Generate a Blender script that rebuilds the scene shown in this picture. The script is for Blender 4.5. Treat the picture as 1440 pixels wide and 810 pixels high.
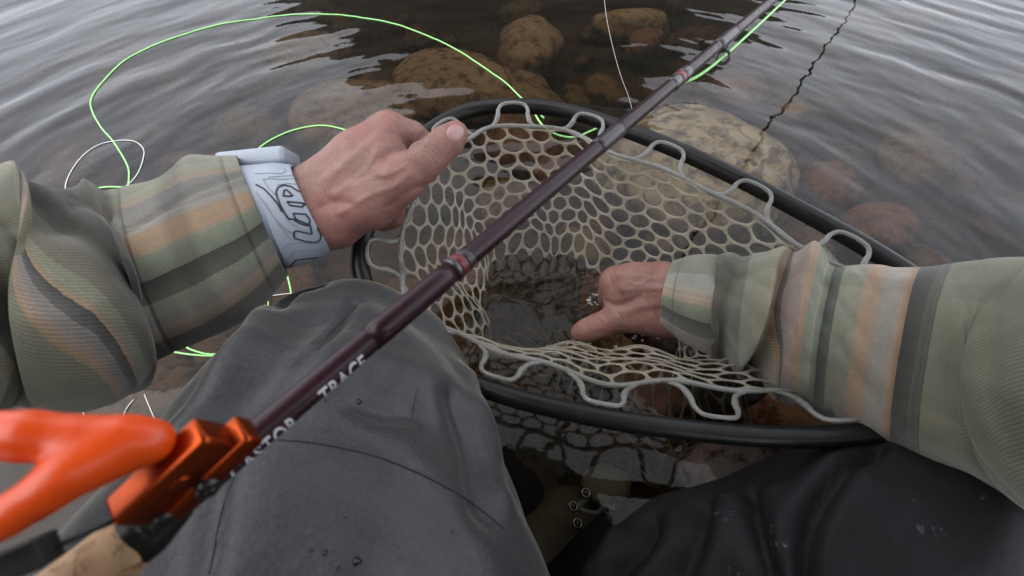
import bpy, bmesh, math, random
import numpy as np
from mathutils import Vector, Matrix
from mathutils.bvhtree import BVHTree

for o in list(bpy.data.objects): bpy.data.objects.remove(o)
random.seed(7); RNG = np.random.default_rng(11)
scene = bpy.context.scene
COL = scene.collection

# ------------------------------------------------------------------ camera
FPX = 640.0                      # focal length in pixels of a 1440 px wide frame
PITCH = math.radians(52)
CAM = np.array([0, 0, .43])
FW = np.array([0, math.cos(PITCH), -math.sin(PITCH)])
UP = np.array([0, math.sin(PITCH), math.cos(PITCH)])
RT = np.array([1., 0, 0])
cd = bpy.data.cameras.new('camera'); cam = bpy.data.objects.new('camera', cd); COL.objects.link(cam)
cam.location = CAM; cam.rotation_euler = (math.radians(90) - PITCH, 0, 0)
cd.sensor_width = 36; cd.lens = 36 * FPX / 1440; cd.clip_start = .01; cd.clip_end = 2000
cd.dof.use_dof = True; cd.dof.focus_distance = .47; cd.dof.aperture_fstop = 10
scene.camera = cam
scene.cycles.max_bounces = 6; scene.cycles.diffuse_bounces = 3; scene.cycles.glossy_bounces = 3; scene.cycles.transparent_max_bounces = 12
scene.render.resolution_x = 1024; scene.render.resolution_y = 576

# ------------------------------------------------------------------ world, sun, exposure
SUN_EL, SUN_AZ = math.radians(62), math.radians(-95)     # azimuth from +Y towards +X
w = bpy.data.worlds.new('World'); scene.world = w; w.use_nodes = True
nt = w.node_tree; nt.nodes.clear()
sky = nt.nodes.new('ShaderNodeTexSky'); sky.sky_type = 'NISHITA'; sky.sun_disc = False
sky.sun_elevation = SUN_EL; sky.sun_rotation = SUN_AZ
sky.air_density = 1.0; sky.dust_density = 1.0; sky.ozone_density = 1.0
hs = nt.nodes.new('ShaderNodeHueSaturation'); hs.inputs['Saturation'].default_value = .38
bg = nt.nodes.new('ShaderNodeBackground'); bg.inputs['Strength'].default_value = .15
wo = nt.nodes.new('ShaderNodeOutputWorld')
cl_mix = nt.nodes.new('ShaderNodeMix'); cl_mix.data_type = 'RGBA'; cl_mix.inputs[0].default_value = .72      # even overcast veil over the clear sky
tcw = nt.nodes.new('ShaderNodeTexCoord'); nw = nt.nodes.new('ShaderNodeTexNoise'); nw.inputs['Scale'].default_value = 2.2; nw.inputs['Detail'].default_value = 5
rw = nt.nodes.new('ShaderNodeValToRGB'); rw.color_ramp.elements[0].position = .3; rw.color_ramp.elements[0].color = (5.6, 5.9, 6.5, 1); rw.color_ramp.elements[1].position = .7; rw.color_ramp.elements[1].color = (8.0, 8.2, 8.7, 1)
nt.links.new(tcw.outputs['Generated'], nw.inputs['Vector']); nt.links.new(nw.outputs['Fac'], rw.inputs[0])
nt.links.new(sky.outputs[0], hs.inputs['Color']); nt.links.new(hs.outputs[0], cl_mix.inputs[6]); sx_ = nt.nodes.new('ShaderNodeSeparateXYZ'); nt.links.new(tcw.outputs['Generated'], sx_.inputs[0])
rz_ = nt.nodes.new('ShaderNodeValToRGB'); rz_.color_ramp.elements[0].position = .0; rz_.color_ramp.elements[0].color = (1.75, 1.75, 1.75, 1); rz_.color_ramp.elements[1].position = .8; rz_.color_ramp.elements[1].color = (.85, .85, .85, 1)
mz_ = nt.nodes.new('ShaderNodeMix'); mz_.data_type = 'RGBA'; mz_.blend_type = 'MULTIPLY'; mz_.inputs[0].default_value = 1
nt.links.new(sx_.outputs['Z'], rz_.inputs[0]); nt.links.new(rw.outputs[0], mz_.inputs[6]); nt.links.new(rz_.outputs[0], mz_.inputs[7]); nt.links.new(mz_.outputs[2], cl_mix.inputs[7]); nt.links.new(cl_mix.outputs[2], bg.inputs[0]); nt.links.new(bg.outputs[0], wo.inputs[0])
sl = bpy.data.lights.new('sun', 'SUN'); sl.energy = 1.0; sl.angle = math.radians(50); sl.color = (1, .96, .92)
so = bpy.data.objects.new('sun', sl); COL.objects.link(so)
sd = Vector((math.sin(SUN_AZ) * math.cos(SUN_EL), math.cos(SUN_AZ) * math.cos(SUN_EL), math.sin(SUN_EL)))
so.rotation_euler = sd.to_track_quat('Z', 'Y').to_euler()
scene.view_settings.view_transform = 'Standard'; scene.view_settings.look = 'None'
scene.view_settings.exposure = 0.9; scene.view_settings.gamma = 1; scene.view_settings.use_curve_mapping = False

# ------------------------------------------------------------------ helpers: space
def P(u, v, d): return CAM + d * (FW + (u - 720) / FPX * RT + (405 - v) / FPX * UP)
def W(u, v, z):
    r = FW + (u - 720) / FPX * RT + (405 - v) / FPX * UP
    return CAM + r * ((z - CAM[2]) / r[2])
def proj(x):
    q = np.asarray(x) - CAM; d = q @ FW
    return np.stack([720 + FPX * (q @ RT) / d, 405 - FPX * (q @ UP) / d, d], -1)
def unit(a): a = np.asarray(a, float); return a / (np.linalg.norm(a, axis=-1, keepdims=True) + 1e-12)
def catmull(pts, n, closed=False):
    p = np.asarray(pts, float); m = len(p)
    if closed: ext = np.vstack([p[-1:], p, p[:2]]); seg = m
    else: ext = np.vstack([2 * p[:1] - p[1:2], p, 2 * p[-1:] - p[-2:-1]]); seg = m - 1
    t = np.linspace(0, seg, n, endpoint=not closed); i = np.minimum(t.astype(int), seg - 1); f = (t - i)[:, None]
    a, b, c, d = ext[i], ext[i + 1], ext[i + 2], ext[i + 3]
    return .5 * (2 * b + (c - a) * f + (2 * a - 5 * b + 4 * c - d) * f ** 2 + (3 * b - a - 3 * c + d) * f ** 3)
def wnoise(p, freq, seed, n=14):
    """smooth noise: a sum of random plane waves, about -1..1"""
    r = np.random.default_rng(seed); k = unit(r.normal(size=(n, p.shape[-1]))) * freq * r.uniform(.6, 1.6, (n, 1)); ph = r.uniform(0, 6.28, n)
    return np.sin(p @ k.T * 6.283 + ph).sum(-1) / math.sqrt(n) * 1.1

# ------------------------------------------------------------------ helpers: objects
def tag(o, label=None, cat=None, group=None, kind=None):
    if label: o['label'] = label
    if cat: o['category'] = cat
    if group: o['group'] = group
    if kind: o['kind'] = kind
    return o
def empty(name, loc=(0, 0, 0)):
    o = bpy.data.objects.new(name, None); COL.objects.link(o); o.location = loc; o.empty_display_size = .02; return o
def obj(name, verts, faces, m, parent=None, smooth=True, uv=None):
    me = bpy.data.meshes.new(name); me.from_pydata([tuple(map(float, v)) for v in verts], [], [tuple(map(int, f)) for f in faces])
    if uv is not None:
        l = me.uv_layers.new(name='UVMap'); idx = np.empty(len(me.loops), int); me.loops.foreach_get('vertex_index', idx)
        arr = np.asarray(uv(idx, me) if callable(uv) else np.asarray(uv)[idx], float); l.data.foreach_set('uv', arr.ravel())
    if smooth: me.polygons.foreach_set('use_smooth', [True] * len(me.polygons))
    me.update()
    return link(name, me, m, parent)
def link(name, me, m, parent=None):
    o = bpy.data.objects.new(name, me); COL.objects.link(o)
    if m: me.materials.append(m)
    if parent:
        o.parent = parent
        L = parent.location if parent.parent is None else parent.parent.location + parent.location
        o.location = -Vector(L) if parent.type == 'EMPTY' else (0, 0, 0)
    return o
def join(parts):
    V, F, n = [], [], 0
    for v, f in parts:
        V += [tuple(x) for x in v]; F += [tuple(i + n for i in q) for q in f]; n += len(v)
    return V, F
def tube(pts, r, sides=8, closed=False, cap=True, flat=None):
    p = np.asarray(pts, float); n = len(p); r = np.broadcast_to(np.asarray(r, float), (n,))
    tg = unit(np.roll(p, -1, 0) - np.roll(p, 1, 0)) if closed else unit(np.gradient(p, axis=0))
    nr = np.zeros_like(p); a = np.array([0, 0, 1.]) if abs(tg[0][2]) < .9 else np.array([1., 0, 0])
    a = unit(a - tg[0] * (a @ tg[0])); nr[0] = a
    for i in range(1, n): a = unit(a - tg[i] * (a @ tg[i])); nr[i] = a
    bn = np.cross(tg, nr); th = np.arange(sides) / sides * 2 * math.pi
    fl = 1 if flat is None else flat
    V = (p[:, None] + r[:, None, None] * (np.cos(th)[None, :, None] * nr[:, None] * fl + np.sin(th)[None, :, None] * bn[:, None])).reshape(-1, 3)
    F = []
    for i in range(n if closed else n - 1):
        j = (i + 1) % n
        for k in range(sides): F.append((i * sides + k, i * sides + (k + 1) % sides, j * sides + (k + 1) % sides, j * sides + k))
    V = list(map(tuple, V))
    if cap and not closed:
        F.append(tuple(range(sides - 1, -1, -1))); F.append(tuple((n - 1) * sides + k for k in range(sides)))
    return V, F
def boxm(c, X, Y, Z, bevel=0, seg=2):
    """box mesh data: centre c and half-axis vectors"""
    bm = bmesh.new(); bmesh.ops.create_cube(bm, size=2)
    L = [np.linalg.norm(a) for a in (X, Y, Z)]
    for v in bm.verts: v.co = Vector((v.co.x * L[0], v.co.y * L[1], v.co.z * L[2]))
    if bevel: bmesh.ops.bevel(bm, geom=bm.edges[:] + bm.verts[:], offset=bevel, segments=seg, affect='EDGES', profile=.5)
    M = np.array([unit(X), unit(Y), unit(Z)])
    bm.verts.ensure_lookup_table(); bm.verts.index_update()
    V = [tuple(np.asarray(c) + np.array(v.co) @ M) for v in bm.verts]; F = [[q.index for q in f.verts] for f in bm.faces]
    bm.free(); return V, F
def surface_nets(fn, lo, hi, h):
    lo = np.asarray(lo); n = np.ceil((np.asarray(hi) - lo) / h).astype(int) + 1
    ax = [lo[i] + np.arange(n[i]) * h for i in range(3)]
    D = np.empty(n, np.float32)
    Y, Z = np.meshgrid(ax[1], ax[2], indexing='ij')
    for s in range(0, n[0], 8):
        X = ax[0][s:s + 8]
        g = np.empty((len(X),) + Y.shape + (3,)); g[..., 0] = X[:, None, None]; g[..., 1] = Y; g[..., 2] = Z
        D[s:s + 8] = fn(g.reshape(-1, 3)).reshape(g.shape[:3])
    S = D < 0
    acc = np.zeros(tuple(n - 1) + (3,)); cnt = np.zeros(n - 1)
    sl = lambda o: tuple(slice(o[i], n[i] - 1 + o[i]) for i in range(3))
    C = [(a, b, c) for a in (0, 1) for b in (0, 1) for c in (0, 1)]
    for a in C:
        for k in range(3):
            if a[k]: continue
            b = list(a); b[k] = 1; b = tuple(b)
            da, db = D[sl(a)], D[sl(b)]; m = (da < 0) != (db < 0)
            t = np.where(m, da / np.where(m, da - db, 1), 0)
            for i in range(3): acc[..., i] += np.where(m, a[i] + (t if i == k else 0), 0)
            cnt += m
    act = cnt > 0; ids = np.full(n - 1, -1); ids[act] = np.arange(act.sum())
    V = (np.argwhere(act) + acc[act] / cnt[act][:, None]) * h + lo
    F = []
    for k in range(3):
        i, j = (k + 1) % 3, (k + 2) % 3
        a = [slice(1, n[q] - 1) for q in range(3)]; a[k] = slice(0, n[k] - 1); b = list(a); b[k] = slice(1, n[k])
        s0, s1 = S[tuple(a)], S[tuple(b)]
        for m, rev in ((s0 & ~s1, False), (~s0 & s1, True)):
            q = np.argwhere(m) + np.array([0 if z == k else 1 for z in range(3)])
            if not len(q): continue
            ei = np.eye(3, dtype=int)[i]; ej = np.eye(3, dtype=int)[j]
            c = [q - ei - ej, q - ej, q, q - ei]
            f = np.stack([ids[x[:, 0], x[:, 1], x[:, 2]] for x in c], 1)
            F.append(f[:, ::-1] if rev else f)
    return V, np.vstack(F)
def cap_sdf(caps, k):
    A = np.array([c[0] for c in caps]); B = np.array([c[1] for c in caps]); ra = np.array([c[2] for c in caps]); rb = np.array([c[3] for c in caps])
    BA = B - A; L2 = (BA ** 2).sum(1) + 1e-12
    def fn(p):
        s = np.zeros(len(p))
        for a, ba, l2, r0, r1 in zip(A, BA, L2, ra, rb):
            q = p - a; t = np.clip(q @ ba / l2, 0, 1)
            d = np.sqrt(((q - t[:, None] * ba) ** 2).sum(1)) - (r0 + (r1 - r0) * t)
            s += np.exp(np.clip(-d / k, -60, 60))
        return -k * np.log(s + 1e-30)
    return fn
def chain(pts):
    """pts: list of (u,v,d,r) -> capsules"""
    q = [(P(*a[:3]), a[3]) for a in pts]
    return [(q[i][0], q[i + 1][0], q[i][1], q[i + 1][1]) for i in range(len(q) - 1)]
def sdf_mesh(caps, k, h):
    c = np.array([list(x[0]) + [x[2]] for x in caps] + [list(x[1]) + [x[3]] for x in caps])
    lo = (c[:, :3] - c[:, 3:]).min(0) - .006 - k; hi = (c[:, :3] + c[:, 3:]).max(0) + .006 + k
    return surface_nets(cap_sdf(caps, k), lo, hi, h)
def vnormals(V, F):
    V = np.asarray(V); F = np.asarray(F); n = np.cross(V[F[:, 2]] - V[F[:, 0]], V[F[:, 3]] - V[F[:, 1]])
    N = np.zeros_like(V)
    for i in range(4): np.add.at(N, F[:, i], n)
    return unit(N)
def relax(V, F, it=2, lam=.5):
    V = np.asarray(V); F = np.asarray(F)
    e = np.vstack([F[:, [0, 1]], F[:, [1, 2]], F[:, [2, 3]], F[:, [3, 0]]])
    for _ in range(it):
        s = np.zeros_like(V); c = np.zeros(len(V))
        np.add.at(s, e[:, 0], V[e[:, 1]]); np.add.at(c, e[:, 0], 1); np.add.at(s, e[:, 1], V[e[:, 0]]); np.add.at(c, e[:, 1], 1)
        V = V + lam * (s / c[:, None] - V)
    return V
class Loft:
    """tube through stations (T, B): opposite silhouette points; theta 0 = T, 90 deg = towards the camera, 180 = B"""
    def __init__(s, st, ns, nt_, flat=1.0):
        T = catmull([a[0] for a in st], ns); B = catmull([a[1] for a in st], ns)
        s.C = (T + B) / 2; a = (T - B) / 2; s.rad = np.linalg.norm(a, axis=1)
        tg = unit(np.gradient(s.C, axis=0)); b = np.cross(tg, a); b = unit(b) * (s.rad * flat)[:, None]
        sg = np.sign(((CAM - s.C) * b).sum(1)); sg = np.sign(sg[: max(4, ns // 2)].sum()) or 1
        b = b * sg; s.tg = tg; s.ns, s.nt = ns, nt_
        th = np.arange(nt_) / nt_ * 2 * math.pi; s.th = th
        s.dir = np.cos(th)[None, :, None] * a[:, None] + np.sin(th)[None, :, None] * b[:, None]
        s.s = np.concatenate([[0], np.cumsum(np.linalg.norm(np.diff(s.C, axis=0), axis=1))])
        s.V = s.C[:, None] + s.dir; s.V0 = s.V
    def s_at_x(s, x):
        q = proj(s.V[:, s.nt // 4]); k = int(np.argmax(q[:, 2] < .14)) or len(q); px = q[:k, 0]; px = np.minimum.accumulate(px) if px[-1] < px[0] else np.maximum.accumulate(px); o = np.argsort(px, kind='stable')
        return float(np.interp(x, px[o], s.s[o]))
    def displace(s, rad, ax=None):
        n = unit(s.dir); s.V = s.V + n * rad[..., None]
        if ax is not None: s.V = s.V + s.tg[:, None] * ax[..., None]
    def mesh(s, start_lip=None, skew=0):
        V = s.V.reshape(-1, 3); ns, n = s.ns, s.nt; F = []
        uv = np.stack(np.broadcast_arrays(s.th[None, :] / (2 * math.pi), s.s[:, None] - skew * np.cos(s.th)[None, :]), -1).reshape(-1, 2)
        for i in range(ns - 1):
            for k in range(n): F.append((i * n + k, i * n + (k + 1) % n, (i + 1) * n + (k + 1) % n, (i + 1) * n + k))
        V = list(V); uv = list(uv)
        if start_lip:
            prev = 0
            for (sc, ax) in start_lip:
                base = len(V); c = s.V[0].mean(0)
                for k in range(n):
                    V.append(c + (s.V[0, k] - c) * sc + s.tg[0] * ax); uv.append((k / n, ax))
                for k in range(n): F.append((base + k, base + (k + 1) % n, prev + (k + 1) % n, prev + k))
                prev = base
        uv = np.array(uv)
        def uvf(idx, me):
            a = uv[idx].copy(); q = a.reshape(-1, 4, 2); wrap = (q[:, :, 0].max(1) - q[:, :, 0].min(1)) > .5
            q[..., 0] = np.where(wrap[:, None] & (q[..., 0] < .5), q[..., 0] + 1, q[..., 0]); return q.reshape(-1, 2)
        return V, F, uvf
def bvh(o):
    me = o.data; return BVHTree.FromPolygons([o.matrix_world @ v.co if False else v.co.copy() for v in me.vertices], [tuple(p.vertices) for p in me.polygons])
def cast(tree, u, v, off=.0005):
    """where the sight line through a photo point meets a surface"""
    r = P(u, v, 1) - CAM; h = tree.ray_cast(Vector(CAM), Vector(r).normalized())
    if h[0] is None: return None
    n = h[1] if h[1].dot(Vector(r)) < 0 else -h[1]
    return np.array(h[0] + n * off), np.array(n)

# ------------------------------------------------------------------ helpers: materials
class NT:
    def __init__(s, name):
        s.m = bpy.data.materials.new(name); s.m.use_nodes = True; s.t = s.m.node_tree; s.t.nodes.clear()
        s.out = s.n('OutputMaterial')
    def n(s, kind, **kw):
        q = s.t.nodes.new('ShaderNode' + kind)
        for k, v in kw.items():
            if k in q.inputs: q.inputs[k].default_value = v
            else: setattr(q, k, v)
        return q
    def l(s, a, b): s.t.links.new(a, b)
    def noise(s, scale, detail=4, rough=.6, vec=None, dist=0):
        q = s.n('TexNoise'); q.inputs['Scale'].default_value = scale; q.inputs['Detail'].default_value = detail; q.inputs['Roughness'].default_value = rough; q.inputs['Distortion'].default_value = dist
        if vec is not None: s.l(vec, q.inputs['Vector'])
        return q.outputs['Fac']
    def obj(s): return s.n('TexCoord').outputs['Object']
    def ramp(s, fac, stops, mode='LINEAR'):
        q = s.n('ValToRGB'); e = q.color_ramp.elements; q.color_ramp.interpolation = mode
        while len(e) < len(stops): e.new(.5)
        for el, (p, c) in zip(e, stops): el.position = p; el.color = (*c, 1) if len(c) == 3 else c
        s.l(fac, q.inputs[0]); return q.outputs[0]
    def mix(s, fac, a, b, mode='MIX'):
        q = s.n('Mix', data_type='RGBA', blend_type=mode)
        for v, i in ((fac, 0), (a, 6), (b, 7)):
            if isinstance(v, (int, float)): q.inputs[i].default_value = v
            elif isinstance(v, tuple): q.inputs[i].default_value = (*v, 1)
            else: s.l(v, q.inputs[i])
        return q.outputs[2]
    def math(s, op, a, b=0.):
        q = s.n('Math', operation=op)
        for v, i in ((a, 0), (b, 1)):
            if isinstance(v, (int, float)): q.inputs[i].default_value = v
            else: s.l(v, q.inputs[i])
        return q.outputs[0]
    def bump(s, h, strength=.3, dist=.001, normal=None):
        q = s.n('Bump'); q.inputs['Strength'].default_value = strength; q.inputs['Distance'].default_value = dist; s.l(h, q.inputs['Height'])
        if normal is not None: s.l(normal, q.inputs['Normal'])
        return q.outputs[0]
    def bsdf(s, base, rough=.6, normal=None, **kw):
        q = s.n('BsdfPrincipled')
        if isinstance(base, tuple): q.inputs['Base Color'].default_value = (*base, 1)
        else: s.l(base, q.inputs['Base Color'])
        if isinstance(rough, (int, float)): q.inputs['Roughness'].default_value = rough
        else: s.l(rough, q.inputs['Roughness'])
        if normal is not None: s.l(normal, q.inputs['Normal'])
        for k, v in kw.items(): q.inputs[k.replace('_', ' ')].default_value = v
        s.l(q.outputs[0], s.out.inputs[0]); return q
def plain(name, base, rough=.5, var=.25, scale=60, bump=.15, **kw):
    t = NT(name); o = t.obj(); f = t.noise(scale, 5, .6, o)
    lo = tuple(c * (1 - var) for c in base); hi = tuple(min(1, c * (1 + var)) for c in base)
    c = t.ramp(f, [(.3, lo), (.7, hi)])
    t.bsdf(c, rough, t.bump(t.noise(scale * 6, 3, .6, o), bump, .0006), **kw); return t.m

# =================================================================== RIVER BED AND WATER
BED = -.215
def bed_h(x, y):
    p = np.stack([x, y], -1)
    return BED + .018 * wnoise(p, 2.2, 3) + .007 * wnoise(p, 7, 4) + .0025 * wnoise(p, 22, 5) - .10 * np.clip((np.hypot(x, y - .2) - .9) / 3, 0, 4)
def polar(cx, cy, radii, nth, hf):
    th = np.arange(nth) / nth * 2 * math.pi
    X = cx + radii[:, None] * np.cos(th); Y = cy + radii[:, None] * np.sin(th)
    V = np.stack([X, Y, hf(X, Y)], -1).reshape(-1, 3); F = []
    n = len(radii)
    i, k = np.meshgrid(np.arange(n - 1), np.arange(nth), indexing='ij'); k2 = (k + 1) % nth
    F = np.stack([i * nth + k, (i + 1) * nth + k, (i + 1) * nth + k2, i * nth + k2], -1).reshape(-1, 4)
    c = len(V); V = np.vstack([V, [[cx, cy, float(hf(np.array([cx]), np.array([cy]))[0])]]])
    F = [tuple(f) for f in F] + [(c, k, (k + 1) % nth) for k in range(nth)]
    return V, F
t = NT('silt'); o = t.obj()
c = t.ramp(t.noise(5, 6, .65, o), [(.3, (.07, .053, .035)), (.5, (.15, .112, .072)), (.72, (.23, .178, .115))])
c = t.mix(t.ramp(t.noise(45, 4, .7, o), [(.45, (0, 0, 0)), (.7, (1, 1, 1))]), c, (.12, .085, .06))
t.bsdf(c, .9, t.bump(t.noise(120, 5, .7, o), .5, .004)).inputs['Specular IOR Level'].default_value = .06; M_silt = t.m
V, F = polar(.05, .3, np.concatenate([np.linspace(.02, 2, 120), np.geomspace(2.06, 420, 50)]), 200, bed_h)
tag(obj('riverbed', V, F, M_silt), 'brown silty riverbed under shallow water', kind='structure')

WC = W(760, 430, 0)[:2]                       # the rings run out from the net
def wave_h(x, y):
    dx, dy = x - WC[0], y - WC[1]; r = np.hypot(dx, dy); a = np.arctan2(dx, dy)
    p = np.stack([x, y], -1)
    warp = .020 * wnoise(p, 1.6, 21) + .006 * wnoise(p, 5, 22)
    env = .62 * np.clip((r - .16) / .4, 0.05, 1) / (1 + .18 * r) * np.clip(2.2 - r / 8, 0, 1)
    amp = .55 + .45 * wnoise(p, .9, 23)
    rr = r + warp
    amp2 = np.clip(.5 + .6 * wnoise(p, 1.7, 29), 0, 1.3)
    h = .0008 * np.sin(rr * 6.283 / .098) * amp + .0007 * np.sin((rr + .012 * wnoise(p, 3, 30)) * 6.283 / .064 + 2.0 * wnoise(p, .8, 24)) * amp2 + .0010 * np.sin(rr * 6.283 / .17 + 1 + 1.5 * wnoise(p, .7, 31))
    h = h * env
    q = np.stack([rr * 1.0, a * .16 * (1 + r)], -1)
    h = h + .0006 * env * wnoise(q, 13, 25, 24) + .0010 * env * wnoise(q, 6, 32, 24) + .00028 * env * wnoise(q, 30, 33, 24)
    h = h + .00014 * wnoise(p, 16, 26, 20) * np.exp(-r / 6) * np.clip((y - .12) / .25, .12, 1)
    hx = W(835, 462, 0)[:2]; rh = np.hypot(x - hx[0], y - hx[1])            # little rings where the hand enters
    h = h + .0012 * np.exp(-((rh - .03) / .055) ** 2) * np.sin((rh + .004 * wnoise(p, 12, 28)) * 6.283 / .017)
    return h
radii = np.concatenate([np.linspace(.006, 1.9, 300), np.geomspace(1.912, 400, 110)])
V, F = polar(WC[0], WC[1], radii, 420, wave_h)
nth, nr = 420, len(radii); lo = len(V)
ring = np.array(V[(nr - 1) * nth:nr * nth]); low = ring.copy(); low[:, 2] = -3.0
V = np.vstack([V, low, [[WC[0], WC[1], -3.0]]])
V[(nr - 1) * nth:nr * nth, 2] = 0
F += [((nr - 1) * nth + k, lo + k, lo + (k + 1) % nth, (nr - 1) * nth + (k + 1) % nth) for k in range(nth)]
F += [(lo + nth, lo + (k + 1) % nth, lo + k) for k in range(nth)]
t = NT('river_water'); o = t.obj()
bmp = t.bump(t.noise(38, 3, .55, o), .035, .004)
fr = t.n('Fresnel', IOR=1.35); t.l(bmp, fr.inputs['Normal'])
tr = t.n('BsdfTransparent', Color=(.93, .92, .90, 1)); gl = t.n('BsdfGlossy', Roughness=.03); t.l(bmp, gl.inputs['Normal'])
mx = t.n('MixShader'); t.l(fr.outputs[0], mx.inputs[0]); t.l(tr.outputs[0], mx.inputs[1]); t.l(gl.outputs[0], mx.inputs[2])
t.l(mx.outputs[0], t.out.inputs[0])
va = t.n('VolumeAbsorption', Color=(.63, .57, .47, 1), Density=8.0); t.l(va.outputs[0], t.out.inputs['Volume'])
M_water = t.m
tag(obj('river_water', V, F, M_water), 'rippled grey river water', kind='structure')

# wooded far bank: shows only as the darker reflection at the top centre
hx_ = np.linspace(-75, 75, 121); hy_ = np.linspace(0, 1, 24); HV = []
for y_ in hy_:
    for x_ in hx_:
        top_ = 44 * math.exp(-((x_ - 2) / 31) ** 2) + 2.5; q_ = np.array([x_, y_ * 30]); prof = math.sin(y_ * math.pi) ** .6
        HV.append((x_, 48 + 26 * y_, -1 + top_ * prof + prof * (1.6 * wnoise(q_[None], .10, 35)[0] + .8 * wnoise(q_[None], .35, 36)[0])))
HF = [(j * 121 + i, j * 121 + i + 1, (j + 1) * 121 + i + 1, (j + 1) * 121 + i) for j in range(23) for i in range(120)]
t = NT('far_wood'); o = t.obj(); t.bsdf(t.ramp(t.noise(.8, 6, .7, o), [(.35, (.07, .075, .065)), (.7, (.14, .14, .115))]), .95, t.bump(t.noise(1.5, 5, .7, o), .6, 1.0))  # foliage colours lightened to stand for haze
tag(obj('wooded_hill', HV, HF, t.m), 'dark wooded hill on the far bank, seen only as reflection', kind='structure')

# ------------------------------------------------------------------ stones
def stone_mat(name, a, b, cdark, scale=14, band=0):
    a, b, cdark = (tuple(.85 * x for x in q) for q in (a, b, cdark))
    t = NT(name); o = t.obj(); f = t.noise(scale, 6, .68, o, .4)
    c = t.ramp(f, [(.3, a), (.62, b)])
    c = t.mix(t.ramp(t.noise(scale * 2.3, 5, .7, o), [(.48, (0, 0, 0)), (.62, (1, 1, 1))]), c, cdark)
    if band:
        wv = t.n('TexWave', wave_type='RINGS', rings_direction='Z', Scale=band, Distortion=14.0, Detail=5.0); wv.inputs['Detail Scale'].default_value = 1.6; t.l(o, wv.inputs['Vector'])
        c = t.mix(t.math('MULTIPLY', t.ramp(wv.outputs['Fac'], [(.10, (.8, .8, .8)), (.45, (0, 0, 0))]), t.ramp(t.noise(5, 3, .6, o), [(.38, (0, 0, 0)), (.58, (.85, .85, .85))])), c, cdark)
    t.bsdf(c, .75, t.bump(t.noise(scale * 4, 6, .7, o), .6, .006)).inputs['Specular IOR Level'].default_value = .06; return t.m
S_TAN = stone_mat('boulder_stone', (.20, .155, .095), (.40, .335, .225), (.075, .055, .035), 12, 7)
S_BRN = stone_mat('brown_stone', (.22, .155, .095), (.36, .26, .165), (.10, .07, .045))
S_RED = stone_mat('reddish_stone', (.21, .115, .085), (.34, .20, .145), (.10, .06, .04))
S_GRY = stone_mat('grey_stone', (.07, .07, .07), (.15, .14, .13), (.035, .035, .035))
S_OCH = stone_mat('ochre_stone', (.30, .215, .12), (.44, .33, .20), (.16, .10, .05))
S_PAL = stone_mat('mauve_stone', (.13, .105, .10), (.20, .165, .16), (.05, .025, .018), 22)
S_OLV = stone_mat('olive_stone', (.13, .125, .09), (.18, .175, .125), (.10, .095, .06), 8)
S_OLV2 = stone_mat('tan_stone', (.24, .18, .10), (.38, .30, .18), (.10, .075, .04))
def stone(name, c, rx, ry, rz, m, seed, label, rot=0, power=2.4, sub=4, rough=.10, group=None):
    bm = bmesh.new(); bmesh.ops.create_icosphere(bm, subdivisions=sub, radius=1)
    V = np.array([v.co for v in bm.verts]); F = [[q.index for q in f.verts] for f in bm.faces]; bm.free()
    V = V / (np.abs(V) ** power).sum(1, keepdims=True) ** (1 / power)
    k = 1 + rough * wnoise(V, .35, seed) + rough * .45 * wnoise(V, .9, seed + 1) + rough * .16 * wnoise(V, 2.4, seed + 2)
    V = V * k[:, None] * np.array([rx, ry, rz])
    o = obj(name, V, F, m); o.location = c; o.rotation_euler = (0, 0, rot)
    return tag(o, label, 'stone', group)
bc = W(968, 240, -.09)
stone('boulder', (bc[0], bc[1], -.104), .155, .175, .088, S_TAN, 40, 'large tan mottled boulder lying just under the surface behind the net', .5, 2.6, 6, .07)
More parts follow.
